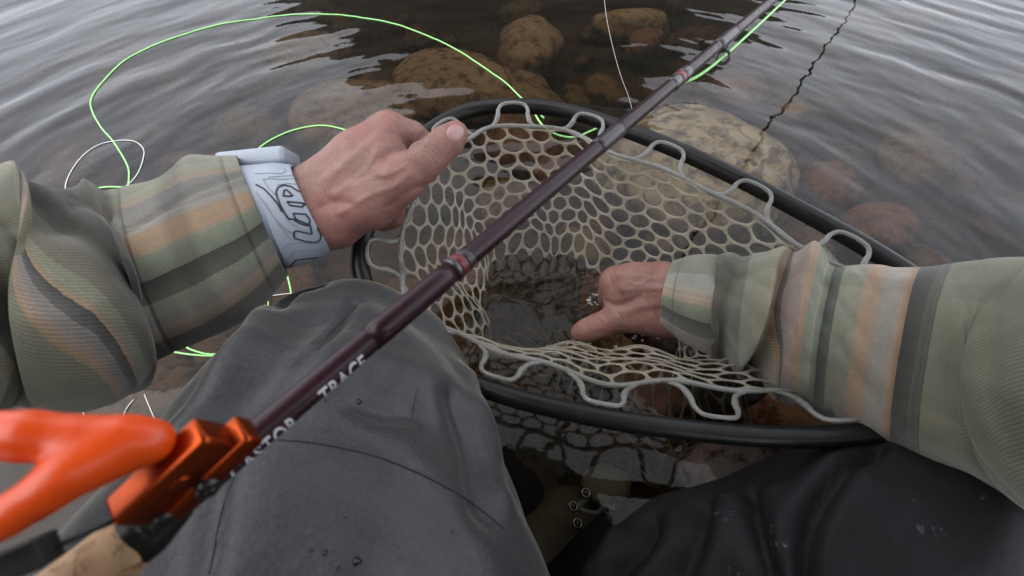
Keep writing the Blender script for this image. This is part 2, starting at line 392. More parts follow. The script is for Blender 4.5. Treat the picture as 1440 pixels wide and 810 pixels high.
named = [
 (1118, 160, -.13, .026, .022, .018, S_OCH, 'small square ochre stone on the riverbed right of the boulder', .3, 4),
 (855, 683, -.10, .029, .021, .014, S_OLV, 'smooth oval olive-grey pebble beside the wading boot', -.1, 2.2),
 (1085, 672, -.055, .085, .05, .045, S_PAL, 'pale mauve rock between the net rim and the right knee', .2, 2.4),
 (640, 120, -.14, .13, .15, .05, S_BRN, 'broad brown flat stone behind the upper rim of the net', .4, 2.6),
 (745, 70, -.13, .085, .13, .055, S_BRN, 'upright rusty-brown stone near the top centre of the picture', .1, 2.5),
 (890, 36, -.12, .10, .05, .04, S_OCH, 'flat tan stone at the top edge left of the rod', .1, 2.6),
 (905, 62, -.14, .06, .04, .03, S_RED, 'reddish stone just below the flat tan stone at the top', .5, 2.4),
 (500, 165, -.15, .14, .12, .045, S_BRN, 'wide brown stone in the murky water left of the gripping hand', -.3, 2.4),
 (350, 130, -.16, .15, .11, .05, S_GRY, 'dark grey stone inside the green loop of line', .3, 2.3),
 (430, 90, -.16, .12, .10, .05, S_BRN, 'brown stone under the top of the green line loop', .8, 2.3),
 (1040, 130, -.15, .07, .05, .03, S_RED, 'flat reddish stone between the rod guide and the boulder', .1, 2.3),
 (1165, 260, -.15, .06, .05, .03, S_RED, 'dull red stone to the right of the boulder', .9, 2.4),
 (1230, 320, -.15, .07, .05, .035, S_RED, 'reddish brown stone near where the net rim meets the sleeve', .2, 2.4),
 (1190, 235, -.15, .05, .06, .03, S_GRY, 'dark grey stone in the rippled water right of the ochre stone', .2, 2.4),
 (1000, 520, -.07, .07, .05, .035, S_GRY, 'dark grey-purple stone under the right cuff inside the net', .2, 2.4),
 (930, 540, -.085, .05, .045, .03, S_RED, 'rust-brown stone seen through the near side of the net', .7, 2.4),
 (800, 400, -.225, .17, .15, .03, S_GRY, 'dark flat slab added for shade under the murky water in the middle of the net', .3, 2.6),  # slab added to stand for the dark shade inside the net
 (760, 650, -.16, .06, .09, .03, S_GRY, 'dark stone in the black water right of the grey knee', .4, 2.4),
]
for i, (u, v, z, rx, ry, rz, m, lab, rot, pw) in enumerate(named):
    c = W(u, v, z); stone('river_stone', (c[0], c[1], z), rx, ry, rz, m, 60 + 3 * i, lab, rot, pw, 4)
used = [W(n[0], n[1], n[2])[:2] for n in named] + [bc[:2]]
lab = 'blurred brown or grey stone on the riverbed, dim under the rippled water'
cnt = 0
for i in range(2600):
    if cnt >= 170: break
    u, v = random.uniform(-60, 1500), random.uniform(-30, 560)
    c = W(u, v, -.18)
    rx = random.uniform(.025, .075) * (1 + .4 * (c[1] > .7))
    if any(np.hypot(*(c[:2] - q)) < .035 + rx * .62 for q in used) or c[1] < .25: continue
    used.append(c[:2]); cnt += 1
    z = float(bed_h(c[:1], c[1:2])[0])
    stone('river_stone', (c[0], c[1], z + .008), rx, rx * random.uniform(.6, 1), rx * random.uniform(.35, .6), random.choice([S_BRN, S_BRN, S_BRN, S_OLV2, S_RED, S_GRY]), 200 + 3 * i, lab, random.uniform(0, 3), random.uniform(2.2, 4), 3, .2, 'dim stones on the riverbed')

# =================================================================== PERSON
person = empty('person', (0, -.05, -.17))
tag(person, 'angler in striped flannel shirt and grey waders kneeling, hands on a landing net', 'person')
t = NT('skin'); o = t.obj()
at = t.n('Attribute', attribute_name='red')
c = t.ramp(t.noise(55, 6, .7, o), [(.28, (.145, .070, .056)), (.5, (.210, .113, .090)), (.74, (.275, .165, .132))])
c = t.mix(t.math('MULTIPLY', at.outputs['Fac'], .75), c, (.28, .115, .10))
c = t.mix(t.ramp(t.noise(180, 2, .5, o), [(.62, (0, 0, 0)), (.74, (.35, .35, .35))]), c, (.14, .06, .045))
vo = t.n('TexVoronoi', Scale=900.0); t.l(o, vo.inputs['Vector'])
b1 = t.bump(vo.outputs['Distance'], .30, .0008); b2 = t.bump(t.noise(70, 6, .7, o), .55, .0030, b1)
q = t.bsdf(c, .46, b2, Subsurface_Weight=.12, Subsurface_Scale=.006); q.inputs['Subsurface Radius'].default_value = (1, .35, .2); q.inputs['Specular IOR Level'].default_value = .4
M_skin = t.m
M_nail = plain('nail', (.33, .18, .165), .3, .06, 40, .03)

MM = .001
# left hand: gripping the rim, seen from its thumb side
LH = []
LH += chain([(330, 312, .372, 30 * MM), (400, 300, .380, 29 * MM), (452, 272, .388, 25 * MM)])
LH += chain([(330, 330, .372, 28 * MM), (425, 312, .380, 27 * MM), (470, 312, .385, 23 * MM)])
LH += chain([(452, 268, .392, 25 * MM), (505, 222, .394, 23 * MM), (546, 186, .402, 17.5 * MM)])      # index metacarpal
LH += chain([(455, 275, .412, 24 * MM), (548, 205, .424, 19 * MM)])
LH += chain([(458, 285, .428, 23 * MM), (545, 230, .440, 18 * MM)])
LH += chain([(462, 300, .432, 21 * MM), (528, 258, .448, 16 * MM)])
LH += chain([(466, 308, .386, 22 * MM), (520, 285, .378, 21 * MM), (562, 254, .374, 18 * MM)])         # thumb metacarpal
LH += chain([(490, 270, .388, 29 * MM), (542, 232, .390, 23 * MM)])                                   # web muscle
LH += chain([(562, 254, .374, 17.5 * MM), (592, 230, .376, 14.5 * MM), (607, 218, .379, 13.6 * MM)])
LH += chain([(607, 218, .379, 13.2 * MM), (628, 200, .383, 12.4 * MM), (641, 188, .387, 10.6 * MM)])   # thumb tip
LH += chain([(546, 187, .402, 16.5 * MM), (578, 192, .412, 12.5 * MM), (594, 204, .425, 11.5 * MM), (600, 226, .447, 10.5 * MM), (586, 243, .456, 10 * MM), (566, 246, .452, 8.5 * MM)])
LH += chain([(546, 212, .426, 15 * MM), (580, 222, .440, 12 * MM), (588, 246, .462, 11 * MM), (570, 262, .468, 10 * MM), (552, 262, .462, 8.5 * MM)])
LH += chain([(540, 235, .440, 14 * MM), (568, 258, .456, 11.5 * MM), (566, 285, .472, 10.5 * MM), (548, 296, .470, 9.5 * MM), (534, 290, .464, 8.5 * MM)])
LH += chain([(526, 262, .448, 13 * MM), (552, 290, .458, 10 * MM), (552, 306, .464, 9.5 * MM), (538, 314, .462, 8.5 * MM)])
# right hand: dipping into the water, thumb out to the left
RH = []
RH += chain([(1060, 440, .425, 30 * MM), (990, 425, .445, 29 * MM), (935, 408, .464, 26 * MM)])
RH += chain([(1060, 450, .43, 28 * MM), (950, 440, .465, 25 * MM), (920, 440, .474, 24 * MM)])
RH += chain([(930, 402, .468, 25 * MM), (890, 400, .478, 22 * MM), (868, 397, .488, 17.5 * MM)])       # index metacarpal
RH += chain([(930, 412, .482, 25 * MM), (880, 412, .502, 20 * MM)])
RH += chain([(930, 425, .49, 24 * MM), (892, 428, .515, 19 * MM)])
RH += chain([(905, 420, .478, 27 * MM), (880, 420, .486, 23 * MM)])
RH += chain([(925, 440, .472, 22 * MM), (892, 443, .478, 18 * MM), (872, 446, .482, 15 * MM)])
RH += chain([(872, 446, .482, 14.5 * MM), (850, 456, .490, 12.6 * MM), (838, 460, .494, 12.2 * MM)])
RH += chain([(838, 460, .494, 12.2 * MM), (824, 465, .499, 11.6 * MM), (815, 468, .503, 9.5 * MM)])    # thumb
RH += chain([(866, 399, .489, 16 * MM), (858, 414, .515, 12.5 * MM), (856, 424, .540, 11 * MM), (868, 436, .556, 10 * MM), (884, 442, .560, 8.5 * MM)])
RH += chain([(876, 412, .504, 15 * MM), (868, 430, .532, 12 * MM), (872, 446, .552, 11 * MM), (890, 455, .560, 9 * MM)])
RH += chain([(890, 428, .516, 14 * MM), (882, 446, .540, 11.5 * MM), (888, 462, .555, 10.5 * MM), (904, 468, .56, 9 * MM)])
RH += chain([(905, 440, .515, 13 * MM), (898, 460, .535, 10 * MM), (902, 474, .548, 9.5 * MM), (916, 480, .55, 8.5 * MM)])
TOR = [(np.array([-.17, -.21, .50]), np.array([.17, -.21, .50]), .085, .085), (np.array([-.08, -.22, .34]), np.array([.08, -.22, .34]), .13, .13),
       (np.array([-.07, -.22, .12]), np.array([.07, -.22, .12]), .13, .13)]
def crease(V, F, folds):
    """height offsets for ridges (+) and grooves (-) laid along lines on a surface: (photo points, width, height)"""
    tr_ = BVHTree.FromPolygons([Vector(v) for v in V], [tuple(map(int, f)) for f in F]); d = np.zeros(len(V))
    for (pts, w_, dep) in folds:
        pl = [h[0] for h in (cast(tr_, a_, b_, 0) for a_, b_ in catmull([q_[:2] for q_ in pts], 24)) if h]
        if len(pl) < 2: continue
        best = np.full(len(V), 1e9)
        for a_ in catmull(pl, 90): best = np.minimum(best, ((V - a_) ** 2).sum(1))
        d += dep * np.exp(-best / w_ ** 2)
    return d
HANDL = [([(462, 250), (500, 218), (540, 184)], .0045, .0016), ([(470, 275), (510, 255), (548, 240)], .0035, .0012), ([(485, 262), (515, 240), (530, 212)], .0022, .0011), ([(478, 300), (520, 275), (556, 262), (575, 246)], .0025, .0010), ([(515, 240), (540, 248), (566, 236)], .0020, .0009),
         ([(452, 290), (470, 284), (495, 288)], .0040, -.0016), ([(598, 190), (578, 206), (556, 210), (540, 222)], .0035, -.0022), ([(594, 262), (575, 270), (548, 290)], .003, -.0010),
         ([(597, 212), (606, 219), (612, 230)], .0015, -.0010), ([(601, 207), (611, 215), (617, 225)], .0015, -.0011), ([(606, 204), (615, 211), (621, 220)], .0015, -.0008), ([(577, 226), (587, 236), (592, 247)], .0016, -.0008),
         ([(540, 164), (552, 170), (558, 180)], .0018, -.0008), ([(549, 161), (560, 168), (565, 178)], .0018, -.0008), ([(576, 174), (582, 184), (582, 194)], .0015, -.0008), ([(447, 245), (458, 285), (470, 335)], .0018, -.0009), ([(453, 242), (466, 285), (478, 330)], .0015, -.0006)]
HANDR = [([(930, 390), (895, 386), (866, 386)], .0045, .0014), ([(930, 405), (900, 405), (876, 408)], .0035, .0011), ([(925, 428), (900, 432), (876, 440)], .004, .0012), ([(915, 392), (900, 400), (885, 398)], .002, .0009),
         ([(852, 424), (866, 430), (882, 426), (898, 418)], .0035, -.0020), ([(836, 451), (841, 460), (842, 470)], .0015, -.0010), ([(841, 449), (846, 458), (847, 469)], .0015, -.0010), ([(832, 454), (836, 462), (836, 471)], .0015, -.0007), ([(868, 438), (873, 448), (872, 460)], .0016, -.0007),
         ([(862, 380), (866, 392), (862, 404)], .0018, -.0008), ([(856, 386), (860, 396), (857, 406)], .0018, -.0007), ([(926, 376), (922, 410), (926, 450)], .0018, -.0008)]
parts = []; redv = []
for caps in (LH, RH):
    v, f = sdf_mesh(caps, 2.6 * MM, 1.55 * MM); v = relax(v, f, 2, .5); n_ = vnormals(v, f)
    v = v + n_ * crease(v, f, HANDL if caps is LH else HANDR)[:, None]
    parts.append((v, [tuple(x) for x in f]))
    r = .38 + .32 * wnoise(v, 14, 51)
    for (u_, v_, d_, s_) in ([(546, 180, .39, .016), (636, 192, .38, .016), (560, 250, .37, .02), (550, 290, .46, .03)] if caps is LH else [(866, 392, .48, .02), (820, 466, .495, .018), (850, 455, .48, .014)]):
        r = np.maximum(r, 1.0 * np.exp(-(((v - P(u_, v_, d_)) ** 2).sum(1)) / (s_ ** 2)))
    redv.append(np.clip(r, 0, 1))
arms = []
SHL, SHR = np.array([-.20, -.20, .50]), np.array([.20, -.20, .50])
for pts in ([P(340, 320, .372), P(100, 420, .32), P(-150, 460, .255), np.array([-.34, -.05, .30]), SHL], [P(1050, 440, .43), P(1300, 500, .36), P(1500, 540, .29), np.array([.36, -.04, .32]), SHR]):
    arms.append(tube(catmull(pts, 24), np.linspace(.028, .05, 24), 14))
tv, tf = sdf_mesh(TOR, .02, .012)
parts += arms + [(tv, [tuple(x) for x in tf])]
V, F = join(parts)
body = obj('body', V, F, M_skin, person)
a = body.data.attributes.new('red', 'FLOAT', 'POINT'); rr = np.full(len(V), .4, np.float32); n = len(redv[0]); rr[:n] = redv[0]; rr[n:n + len(redv[1])] = redv[1]
a.data.foreach_set('value', rr)
tree = bvh(body)
def nail(uvs, w_px, name='thumb_nail'):
    """thin curved plate laid on the finger: outline centre line (tip -> base) in photo points"""
    (u0, v0), (u1, v1) = uvs; ax = np.array([u1 - u0, v1 - v0], float); L = np.linalg.norm(ax); ax /= L; nx = np.array([-ax[1], ax[0]])
    G = 9; V, ok = [], True
    for i in range(G):
        for j in range(G):
            a_, b_ = i / (G - 1) * 2 - 1, j / (G - 1) * 2 - 1
            a2 = a_ * math.sqrt(1 - b_ * b_ / 2); b2 = b_ * math.sqrt(1 - a_ * a_ / 2)
            p = np.array([(u0 + u1) / 2, (v0 + v1) / 2]) + ax * a2 * L / 2 + nx * b2 * w_px / 2
            h = cast(tree, p[0], p[1], .0011 * (1 - .9 * max(abs(a_), abs(b_)) ** 4))
            if h is None: return
            V.append(h[0])
    F = [(i * G + j, i * G + j + 1, (i + 1) * G + j + 1, (i + 1) * G + j) for i in range(G - 1) for j in range(G - 1)]
    obj(name, V, F, M_nail, body)
nail(((652, 183), (629, 192)), 25); nail(((803, 470), (820, 463)), 20)

# ------------------------------------------------------------------ shirt
def hexrgb(h): return tuple((((int(h[i:i + 2], 16) / 255) + .055) / 1.055) ** 2.4 if int(h[i:i + 2], 16) > 10 else 0.0 for i in (0, 2, 4))
def flannel(name, axis, stops, span, cross=None, twill=1.0):
    """stripes along one UV axis; axis 1 = metres along the sleeve, axis 0 = turn around it"""
    t = NT(name); uvn = t.n('TexCoord').outputs['UV']; o = t.obj()
    sp = t.n('SeparateXYZ'); t.l(uvn, sp.inputs[0]); x = sp.outputs[axis]
    x = t.math('ADD', x, t.math('MULTIPLY', t.math('SUBTRACT', t.noise(300, 2, .5, o), .5), .0008 if axis == 1 else .003))
    fac = t.math('DIVIDE', t.math('SUBTRACT', x, span[0]), span[1] - span[0])
    col = t.ramp(fac, stops, 'CONSTANT')
    soft = t.ramp(fac, stops, 'LINEAR'); col = t.mix(.35, col, soft)
    if cross: 
        f2 = t.math('DIVIDE', t.math('SUBTRACT', sp.outputs[1 - axis], cross[0]), cross[1] - cross[0])
        col = t.mix(1.0, col, t.ramp(f2, cross[2]), 'MULTIPLY')
    cx = t.n('CombineXYZ'); t.l(t.math('MULTIPLY', sp.outputs[0], .42), cx.inputs[0]); t.l(sp.outputs[1], cx.inputs[1])
    wv = t.n('TexWave', wave_type='BANDS', bands_direction='DIAGONAL', Scale=300.0 * twill, Distortion=2.5, Detail=2.0); t.l(cx.outputs[0], wv.inputs['Vector'])
    wv.inputs['Detail Scale'].default_value = 8
    fz = t.noise(700, 3, .7, o); fb = t.noise(30, 4, .6, o)
    k = t.math('ADD', t.math('MULTIPLY', wv.outputs['Fac'], .42), t.math('MULTIPLY', fz, .5))
    col = t.mix(1.0, col, t.ramp(k, [(.15, (.68, .68, .68)), (.75, (1.16, 1.16, 1.16))]), 'MULTIPLY')
    col = t.mix(1.0, col, t.ramp(fb, [(.3, (.82, .82, .82)), (.7, (1.1, 1.1, 1.1))]), 'MULTIPLY')
    nrm = t.bump(fz, .35, .0012, t.bump(wv.outputs['Fac'], .14, .0008))
    q = t.bsdf(col, .95, nrm, Sheen_Weight=.25, Sheen_Roughness=.5); q.inputs['Specular IOR Level'].default_value = .15
    return t.m
SAGE, OLIVE, TAUPE, CHAR, GREY, LGREY, ORNG, TAN, PINK, CREAM = map(lambda h: tuple(.72 * q for q in hexrgb(h)), ('8a8f7b', '83816e', '68645a', '484844', '87847f', '9e9b92', 'ae9074', 'a2917e', '9a8c82', 'aaa596'))
def stopsx(loft, spec, s0, s1):
    return [(min(max((loft.s_at_x(x) - s0) / (s1 - s0), 0), 1), c) for x, c in spec]
def ridge(x, w): return np.exp(-(x / w) ** 2)

# right cuff and sleeve
rc = Loft([(P(951, 366, .462), P(937, 463, .462)), (P(975, 360, .452), P(968, 482, .452)), (P(1010, 361, .44), P(1001, 497, .44)), (P(1026, 372, .436), P(1015, 492, .436)), (P(1055, 380, .43), P(1043, 500, .43))], 70, 128, .95)
S, TH = np.meshgrid(rc.s, rc.th, indexing='ij')
g = np.stack([S * 9, np.cos(TH), np.sin(TH)], -1)
rc.displace(.0016 * wnoise(g, .45, 61) + .0012 * ridge(S - .007, .002) * 0 - .0007 * ridge(S - .009, .0011) + .0010 * np.cos(8 * TH + 40 * S) * ridge(TH - 2.4, .8))
ang = lambda f: math.acos(max(-1, min(1, 1 - 2 * f))) / (2 * math.pi)
cuff_st = [(0, OLIVE), (ang(.20), LGREY), (ang(.36), CREAM), (ang(.41), TAN), (ang(.44), CREAM), (ang(.465), ORNG), (ang(.49), CREAM), (ang(.51), TAN), (ang(.535), SAGE), (ang(.66), CHAR), (ang(.80), LGREY), (ang(.93), TAN), (.5, TAUPE), (.6, SAGE), (.7, CHAR), (.8, OLIVE)]
M_rc = flannel('flannel_right_cuff', 0, cuff_st, (0, 1), (0, .09, [(0, (1, 1, 1)), (.10, (.96, .96, .96)), (.115, (.6, .6, .6)), (.13, (1, 1, 1)), (.55, (1, 1, 1)), (.6, (.85, .85, .85)), (.7, (1, 1, 1))]))
rs_st = [(P(1014, 358, .440), P(1002, 502, .440)), (P(1030, 356, .435), P(1020, 512, .435)), (P(1085, 362, .418), P(1068, 538, .418)), (P(1150, 360, .40), P(1120, 575, .40)), (P(1230, 369, .375), P(1195, 607, .375)), (P(1330, 370, .345), P(1290, 650, .345)),
         (P(1440, 362, .31), P(1420, 694, .31)), (P(1590, 352, .262), P(1590, 770, .262))]
def plus(st, el, sh, r):
    return st + [(el + np.array([0, 0, r]), el - np.array([0, 0, r])), (sh + np.array([0, 0, r * 1.1]), sh - np.array([0, 0, r * 1.1]))]
rs = Loft(plus(rs_st, np.array([.37, -.04, .31]), SHR, .085), 420, 160, .95)
S, TH = np.meshgrid(rs.s, rs.th, indexing='ij')
xs = rs.s_at_x
g = np.stack([S * 9, np.cos(TH), np.sin(TH)], -1); nz = wnoise(g, .35, 71); nz2 = wnoise(g, .9, 72); nz3 = wnoise(np.stack([S * 26, np.cos(TH) * .6, np.sin(TH) * .6], -1), .6, 73)
front = np.clip(np.sin(TH), 0, 1)
c1 = xs(1088) + .012 * np.cos(TH) - .004 * np.sin(3 * TH)      # the deep crease
rad = .0045 * nz + .0018 * nz2
fade = np.clip(1 - (S - xs(1230)) / .08, .25, 1)
rad += .0022 * nz3 * fade
nzA = wnoise(np.stack([S * 17, np.cos(TH) * .55, np.sin(TH) * .55], -1), .6, 74); nzB = wnoise(np.stack([S * 30 + 1.2 * np.cos(TH), np.cos(TH) * .8, np.sin(TH) * .8], -1), .6, 75)
rad += (.0060 * np.minimum(np.abs(nzA), .9) + .0028 * np.minimum(np.abs(nzB), .8) - .005) * np.clip(1 - (S - xs(1180)) / .06, .18, 1)
rad += -.013 * ridge(S - c1 - .003, .0055) * (.35 + .65 * front) + .010 * ridge(S - c1 + .010, .010) * (.4 + .6 * front) + .006 * ridge(S - c1 - .018, .010)
c0 = xs(1022) + .006 * np.cos(TH)
rad += -.007 * ridge(S - c0, .007) * (.5 + .5 * front)
top = ridge(np.angle(np.exp(1j * (TH - .35))), .55)
rad += .010 * top * ridge(S - xs(1122), .014) - .006 * top * ridge(S - xs(1150), .012)
rad += -.0035 * ridge(S - xs(1175) - .02 * np.cos(TH), .006) * ridge(TH - 2.3, .7) - .003 * ridge(S - xs(1410) + .03 * np.cos(TH), .006)
rad += -.002 * ridge(S - xs(1385) + .05 * np.cos(TH), .005) * front
rs.displace(rad, -.010 * ridge(S - c1 - .001, .006) * front)
spec = [(990, TAUPE), (1040, SAGE), (1078, ORNG), (1086, CHAR), (1096, PINK), (1121, ORNG), (1130, SAGE), (1139, CREAM), (1143, SAGE), (1151, CHAR), (1167, SAGE), (1197, TAN), (1203, ORNG), (1208, TAN), (1213, ORNG), (1219, TAN), (1227, LGREY), (1254, ORNG), (1262, CHAR), (1284, TAUPE), (1296, CHAR), (1301, OLIVE), (1395, OLIVE), (1470, TAUPE), (1500, SAGE), (1530, CHAR), (1560, SAGE), (1575, OLIVE)]  # first TAUPE stripe and CHAR in the deep crease are painted fold shade
s0, s1 = 0, rs.s_at_x(1600)
M_rs = flannel('flannel_right_sleeve', 1, stopsx(rs, spec, s0, s1), (s0, s1), (0, 1, [(0, (1, 1, 1)), (.10, (1, 1, 1)), (.105, (.86, .86, .86)), (.14, (.86, .86, .86)), (.145, (1, 1, 1)), (.235, (1, 1, 1)), (.24, (.9, .9, .9)), (.30, (.9, .9, .9)), (.305, (1.04, 1.02, 1)), (.4, (1, 1, 1)), (.405, (.84, .84, .84)), (.47, (1, 1, 1))]))
# left cuff and sleeve
lc = Loft([(P(338, 234, .374), P(401, 384, .374)), (P(300, 236, .366), P(366, 425, .366)), (P(255, 244, .358), P(318, 458, .358)), (P(200, 264, .348), P(268, 482, .348)), (P(140, 276, .336), P(220, 505, .336)), (P(90, 280, .325), P(190, 520, .325))], 110, 144, .9)
S, TH = np.meshgrid(lc.s, lc.th, indexing='ij')
g = np.stack([S * 9, np.cos(TH), np.sin(TH)], -1)
lc.displace(.0032 * wnoise(g, .4, 81) + .0013 * wnoise(g, .9, 82) - .0008 * ridge(S - .012, .0012) - .0008 * ridge(S - .088, .0012) + .004 * ridge(S - .035, .012) * ridge(TH - .3, .5) - .004 * ridge(S - .06, .015) * ridge(TH - .2, .5)
            - .0022 * ridge(TH - 1.02 - 3 * S, .028))
cl = [(0, OLIVE), (ang(.10), SAGE), (ang(.17), TAN), (ang(.20), GREY), (ang(.33), LGREY), (ang(.37), TAN), (ang(.40), ORNG), (ang(.43), TAN), (ang(.46), ORNG), (ang(.49), TAN), (ang(.52), SAGE), (ang(.655), CHAR), (ang(.775), SAGE), (ang(.85), GREY), (ang(.88), TAN), (ang(.94), TAUPE), (.5, CHAR), (.58, SAGE), (.68, TAN), (.78, OLIVE), (.9, TAUPE)]
M_lc = flannel('flannel_left_cuff', 0, cl, (0, 1), (0, .14, [(0, (.9, .9, .88)), (.07, (1, 1, 1)), (.08, (.55, .55, .55)), (.095, (1, 1, 1)), (.25, (1, 1, 1)), (.31, (.70, .70, .72)), (.38, (.72, .72, .74)), (.44, (1, 1, 1)), (.60, (1, 1, 1)), (.61, (.55, .55, .55)), (.625, (1, 1, 1)), (1, (1, 1, 1))]))
ls_st = [(P(128, 281, .338), P(205, 506, .338)), (P(110, 282, .332), P(190, 535, .332)), (P(58, 272, .315), P(130, 583, .315)), (P(0, 276, .296), P(20, 588, .296)), (P(-110, 282, .262), P(-115, 620, .262)), (P(-240, 300, .226), P(-270, 680, .226))]
ls = Loft(plus(ls_st, np.array([-.37, -.05, .29]), SHL, .085), 420, 160, .92)
S, TH = np.meshgrid(ls.s, ls.th, indexing='ij')
g = np.stack([S * 9, np.cos(TH), np.sin(TH)], -1); nz = wnoise(g, .35, 91); nz2 = wnoise(g, 1.0, 92)
nz3 = wnoise(np.stack([S * 24 + .9 * np.cos(TH), np.cos(TH) * .4, np.sin(TH) * .4], -1), .55, 93)
front = np.clip(np.sin(TH), 0, 1); low = ridge(TH - 2.5, .8)
ph = S - .026 * np.cos(TH)                       # folds slant down towards the hand
def fold(x, dep, wd, m=1): return dep * ridge(ph - ls.s_at_x(x), wd) * m
rad = .005 * nz + .002 * nz2 + .0035 * nz3
rad += .006 * ridge(S - .004, .006)
nzA = wnoise(np.stack([(S - .03 * np.cos(TH)) * 18, np.cos(TH) * .5, np.sin(TH) * .5], -1), .6, 94); nzB = wnoise(np.stack([(S - .04 * np.cos(TH)) * 32, np.cos(TH) * .8, np.sin(TH) * .8], -1), .6, 95)
rad += .010 * np.minimum(np.abs(nzA), .9) + .0042 * np.minimum(np.abs(nzB), .8) - .008
rad += fold(150, -.013, .007, .3 + .7 * front) + fold(120, .009, .013) + fold(88, -.012, .008, .3 + .7 * front) + fold(55, .008, .014) + fold(15, -.010, .009, .4 + .6 * front) + fold(-30, .006, .015)
rad += low * (.012 * ridge(ph - ls.s_at_x(190), .012) - .012 * ridge(ph - ls.s_at_x(165), .010) + .010 * ridge(ph - ls.s_at_x(140), .010))
ls.displace(rad, -.006 * ridge(ph - ls.s_at_x(150), .008) * front - .007 * ridge(ph - ls.s_at_x(88), .009) * front)
spec = [(260, TAUPE), (172, CHAR), (160, TAUPE), (128, OLIVE), (108, SAGE), (101, OLIVE), (84, ORNG), (78, CHAR), (60, GREY), (42, PINK), (28, ORNG), (22, OLIVE), (4, CHAR), (-8, OLIVE), (-34, TAN), (-42, ORNG), (-50, GREY), (-80, TAUPE), (-110, OLIVE)]  # stripe colours picked darker, putting the sleeve's shade into the cloth
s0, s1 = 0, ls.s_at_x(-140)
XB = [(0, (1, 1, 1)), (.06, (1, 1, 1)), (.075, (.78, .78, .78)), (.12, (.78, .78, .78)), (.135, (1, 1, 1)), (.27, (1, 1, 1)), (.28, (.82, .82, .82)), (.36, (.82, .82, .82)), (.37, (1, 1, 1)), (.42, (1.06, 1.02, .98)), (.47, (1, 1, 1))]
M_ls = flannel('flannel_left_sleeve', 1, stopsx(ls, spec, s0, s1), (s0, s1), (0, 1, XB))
LIP = [(.985, -.0012), (.95, -.0006), (.92, .006), (.86, .03)]
shirt_parts = {}
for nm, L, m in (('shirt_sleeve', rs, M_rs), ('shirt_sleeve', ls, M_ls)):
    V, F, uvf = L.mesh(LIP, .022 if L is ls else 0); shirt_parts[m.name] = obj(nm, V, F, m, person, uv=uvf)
shirt_parts['flannel_right_sleeve']['label'] = 'right sleeve ringed with sage, orange and charcoal stripes'
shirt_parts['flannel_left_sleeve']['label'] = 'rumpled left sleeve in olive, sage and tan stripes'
V, F, uvf = rc.mesh(LIP); obj('cuff', V, F, M_rc, shirt_parts['flannel_right_sleeve'], uv=uvf)
V, F, uvf = lc.mesh(LIP); obj('cuff', V, F, M_lc, shirt_parts['flannel_left_sleeve'], uv=uvf)
TOR2 = [(a_, b_, ra + .014, rb + .014) for a_, b_, ra, rb in TOR]
V, F = sdf_mesh(TOR2, .02, .012); V = np.asarray(V) + vnormals(V, F) * (.006 * wnoise(np.asarray(V), 9, 95))[:, None]
obj('shirt_body', V, F, plain('flannel_torso', OLIVE, .95, .2, 30), person)

# head set forward above the camera; the unseen brim is added to shade lap and water
hd = lambda x, y, z: np.array([x, y, z])
HY = .19
HEAD = [(hd(0, -.10, .68), hd(0, -.07, .71), .082, .088), (hd(0, -.06, .63), hd(0, -.03, .62), .055, .040), (hd(0, .012, .672), hd(0, .034, .652), .008, .013), (hd(-.03, .003, .692), hd(.03, .003, .692), .012, .012),
        (hd(0, .008, .628), hd(0, .012, .628), .014, .013), (hd(.086, -.09, .675), hd(.088, -.10, .645), .014, .008), (hd(-.086, -.09, .675), hd(-.088, -.10, .645), .014, .008)]
HEAD = [(a_ + hd(0, HY, -.03), b_ + hd(0, HY, -.03), c_, d_) for a_, b_, c_, d_ in HEAD] + [(hd(0, -.16, .52), hd(0, .02, .625), .058, .054)]
V, F = sdf_mesh(HEAD, .008, .005); o_ = obj('head', V, [tuple(f) for f in F], M_skin, body)
rb_ = [(.0, .80), (.05, .795), (.085, .775), (.100, .735), (.103, .695), (.125, .690), (.165, .682), (.232, .664), (.233, .661), (.165, .678), (.125, .685), (.098, .690)]
hv = [hd(r_ * math.sin(k / 40 * 6.283), HY - .085 + r_ * 1.12 * math.cos(k / 40 * 6.283), z_ - .02 + .006 * math.sin(k / 40 * 6.283 * 3) * (r_ / .2) ** 2) for r_, z_ in rb_ for k in range(40)]
hf = [(a_ * 40 + k, a_ * 40 + (k + 1) % 40, (a_ + 1) * 40 + (k + 1) % 40, (a_ + 1) * 40 + k) for a_ in range(len(rb_) - 1) for k in range(40)]
obj('shade_hat', hv, hf, plain('shade_hat_cloth', (.05, .055, .045), .9, .2, 60), person)

# ------------------------------------------------------------------ waders
t = NT('wader_fabric'); o = t.obj()
c = t.ramp(t.noise(9, 5, .6, o), [(.3, (.022, .0225, .025)), (.7, (.036, .037, .040))])
c = t.mix(t.ramp(t.noise(26, 5, .7, o), [(.56, (0, 0, 0)), (.70, (.6, .6, .6))]), c, (.028, .028, .034))
c = t.mix(t.ramp(t.noise(420, 2, .5, o), [(.4, (0, 0, 0)), (.7, (.35, .35, .35))]), c, (.055, .055, .06))
nb = t.bump(t.noise(800, 2, .5, o), .25, .0006, t.bump(t.noise(40, 5, .6, o), .35, .004))
q = t.bsdf(c, t.ramp(t.noise(7, 5, .65, o), [(.35, (.30, .30, .30)), (.65, (.58, .58, .58))]), nb, Sheen_Weight=.45, Sheen_Roughness=.3); q.inputs['Specular IOR Level'].default_value = .32; q.inputs['Sheen Tint'].default_value = (.9, .86, .72, 1); M_wader = t.m
t = NT('wet_wader_fabric'); o = t.obj()
c = t.ramp(t.noise(14, 5, .6, o), [(.3, (.010, .010, .011)), (.7, (.020, .020, .022))])
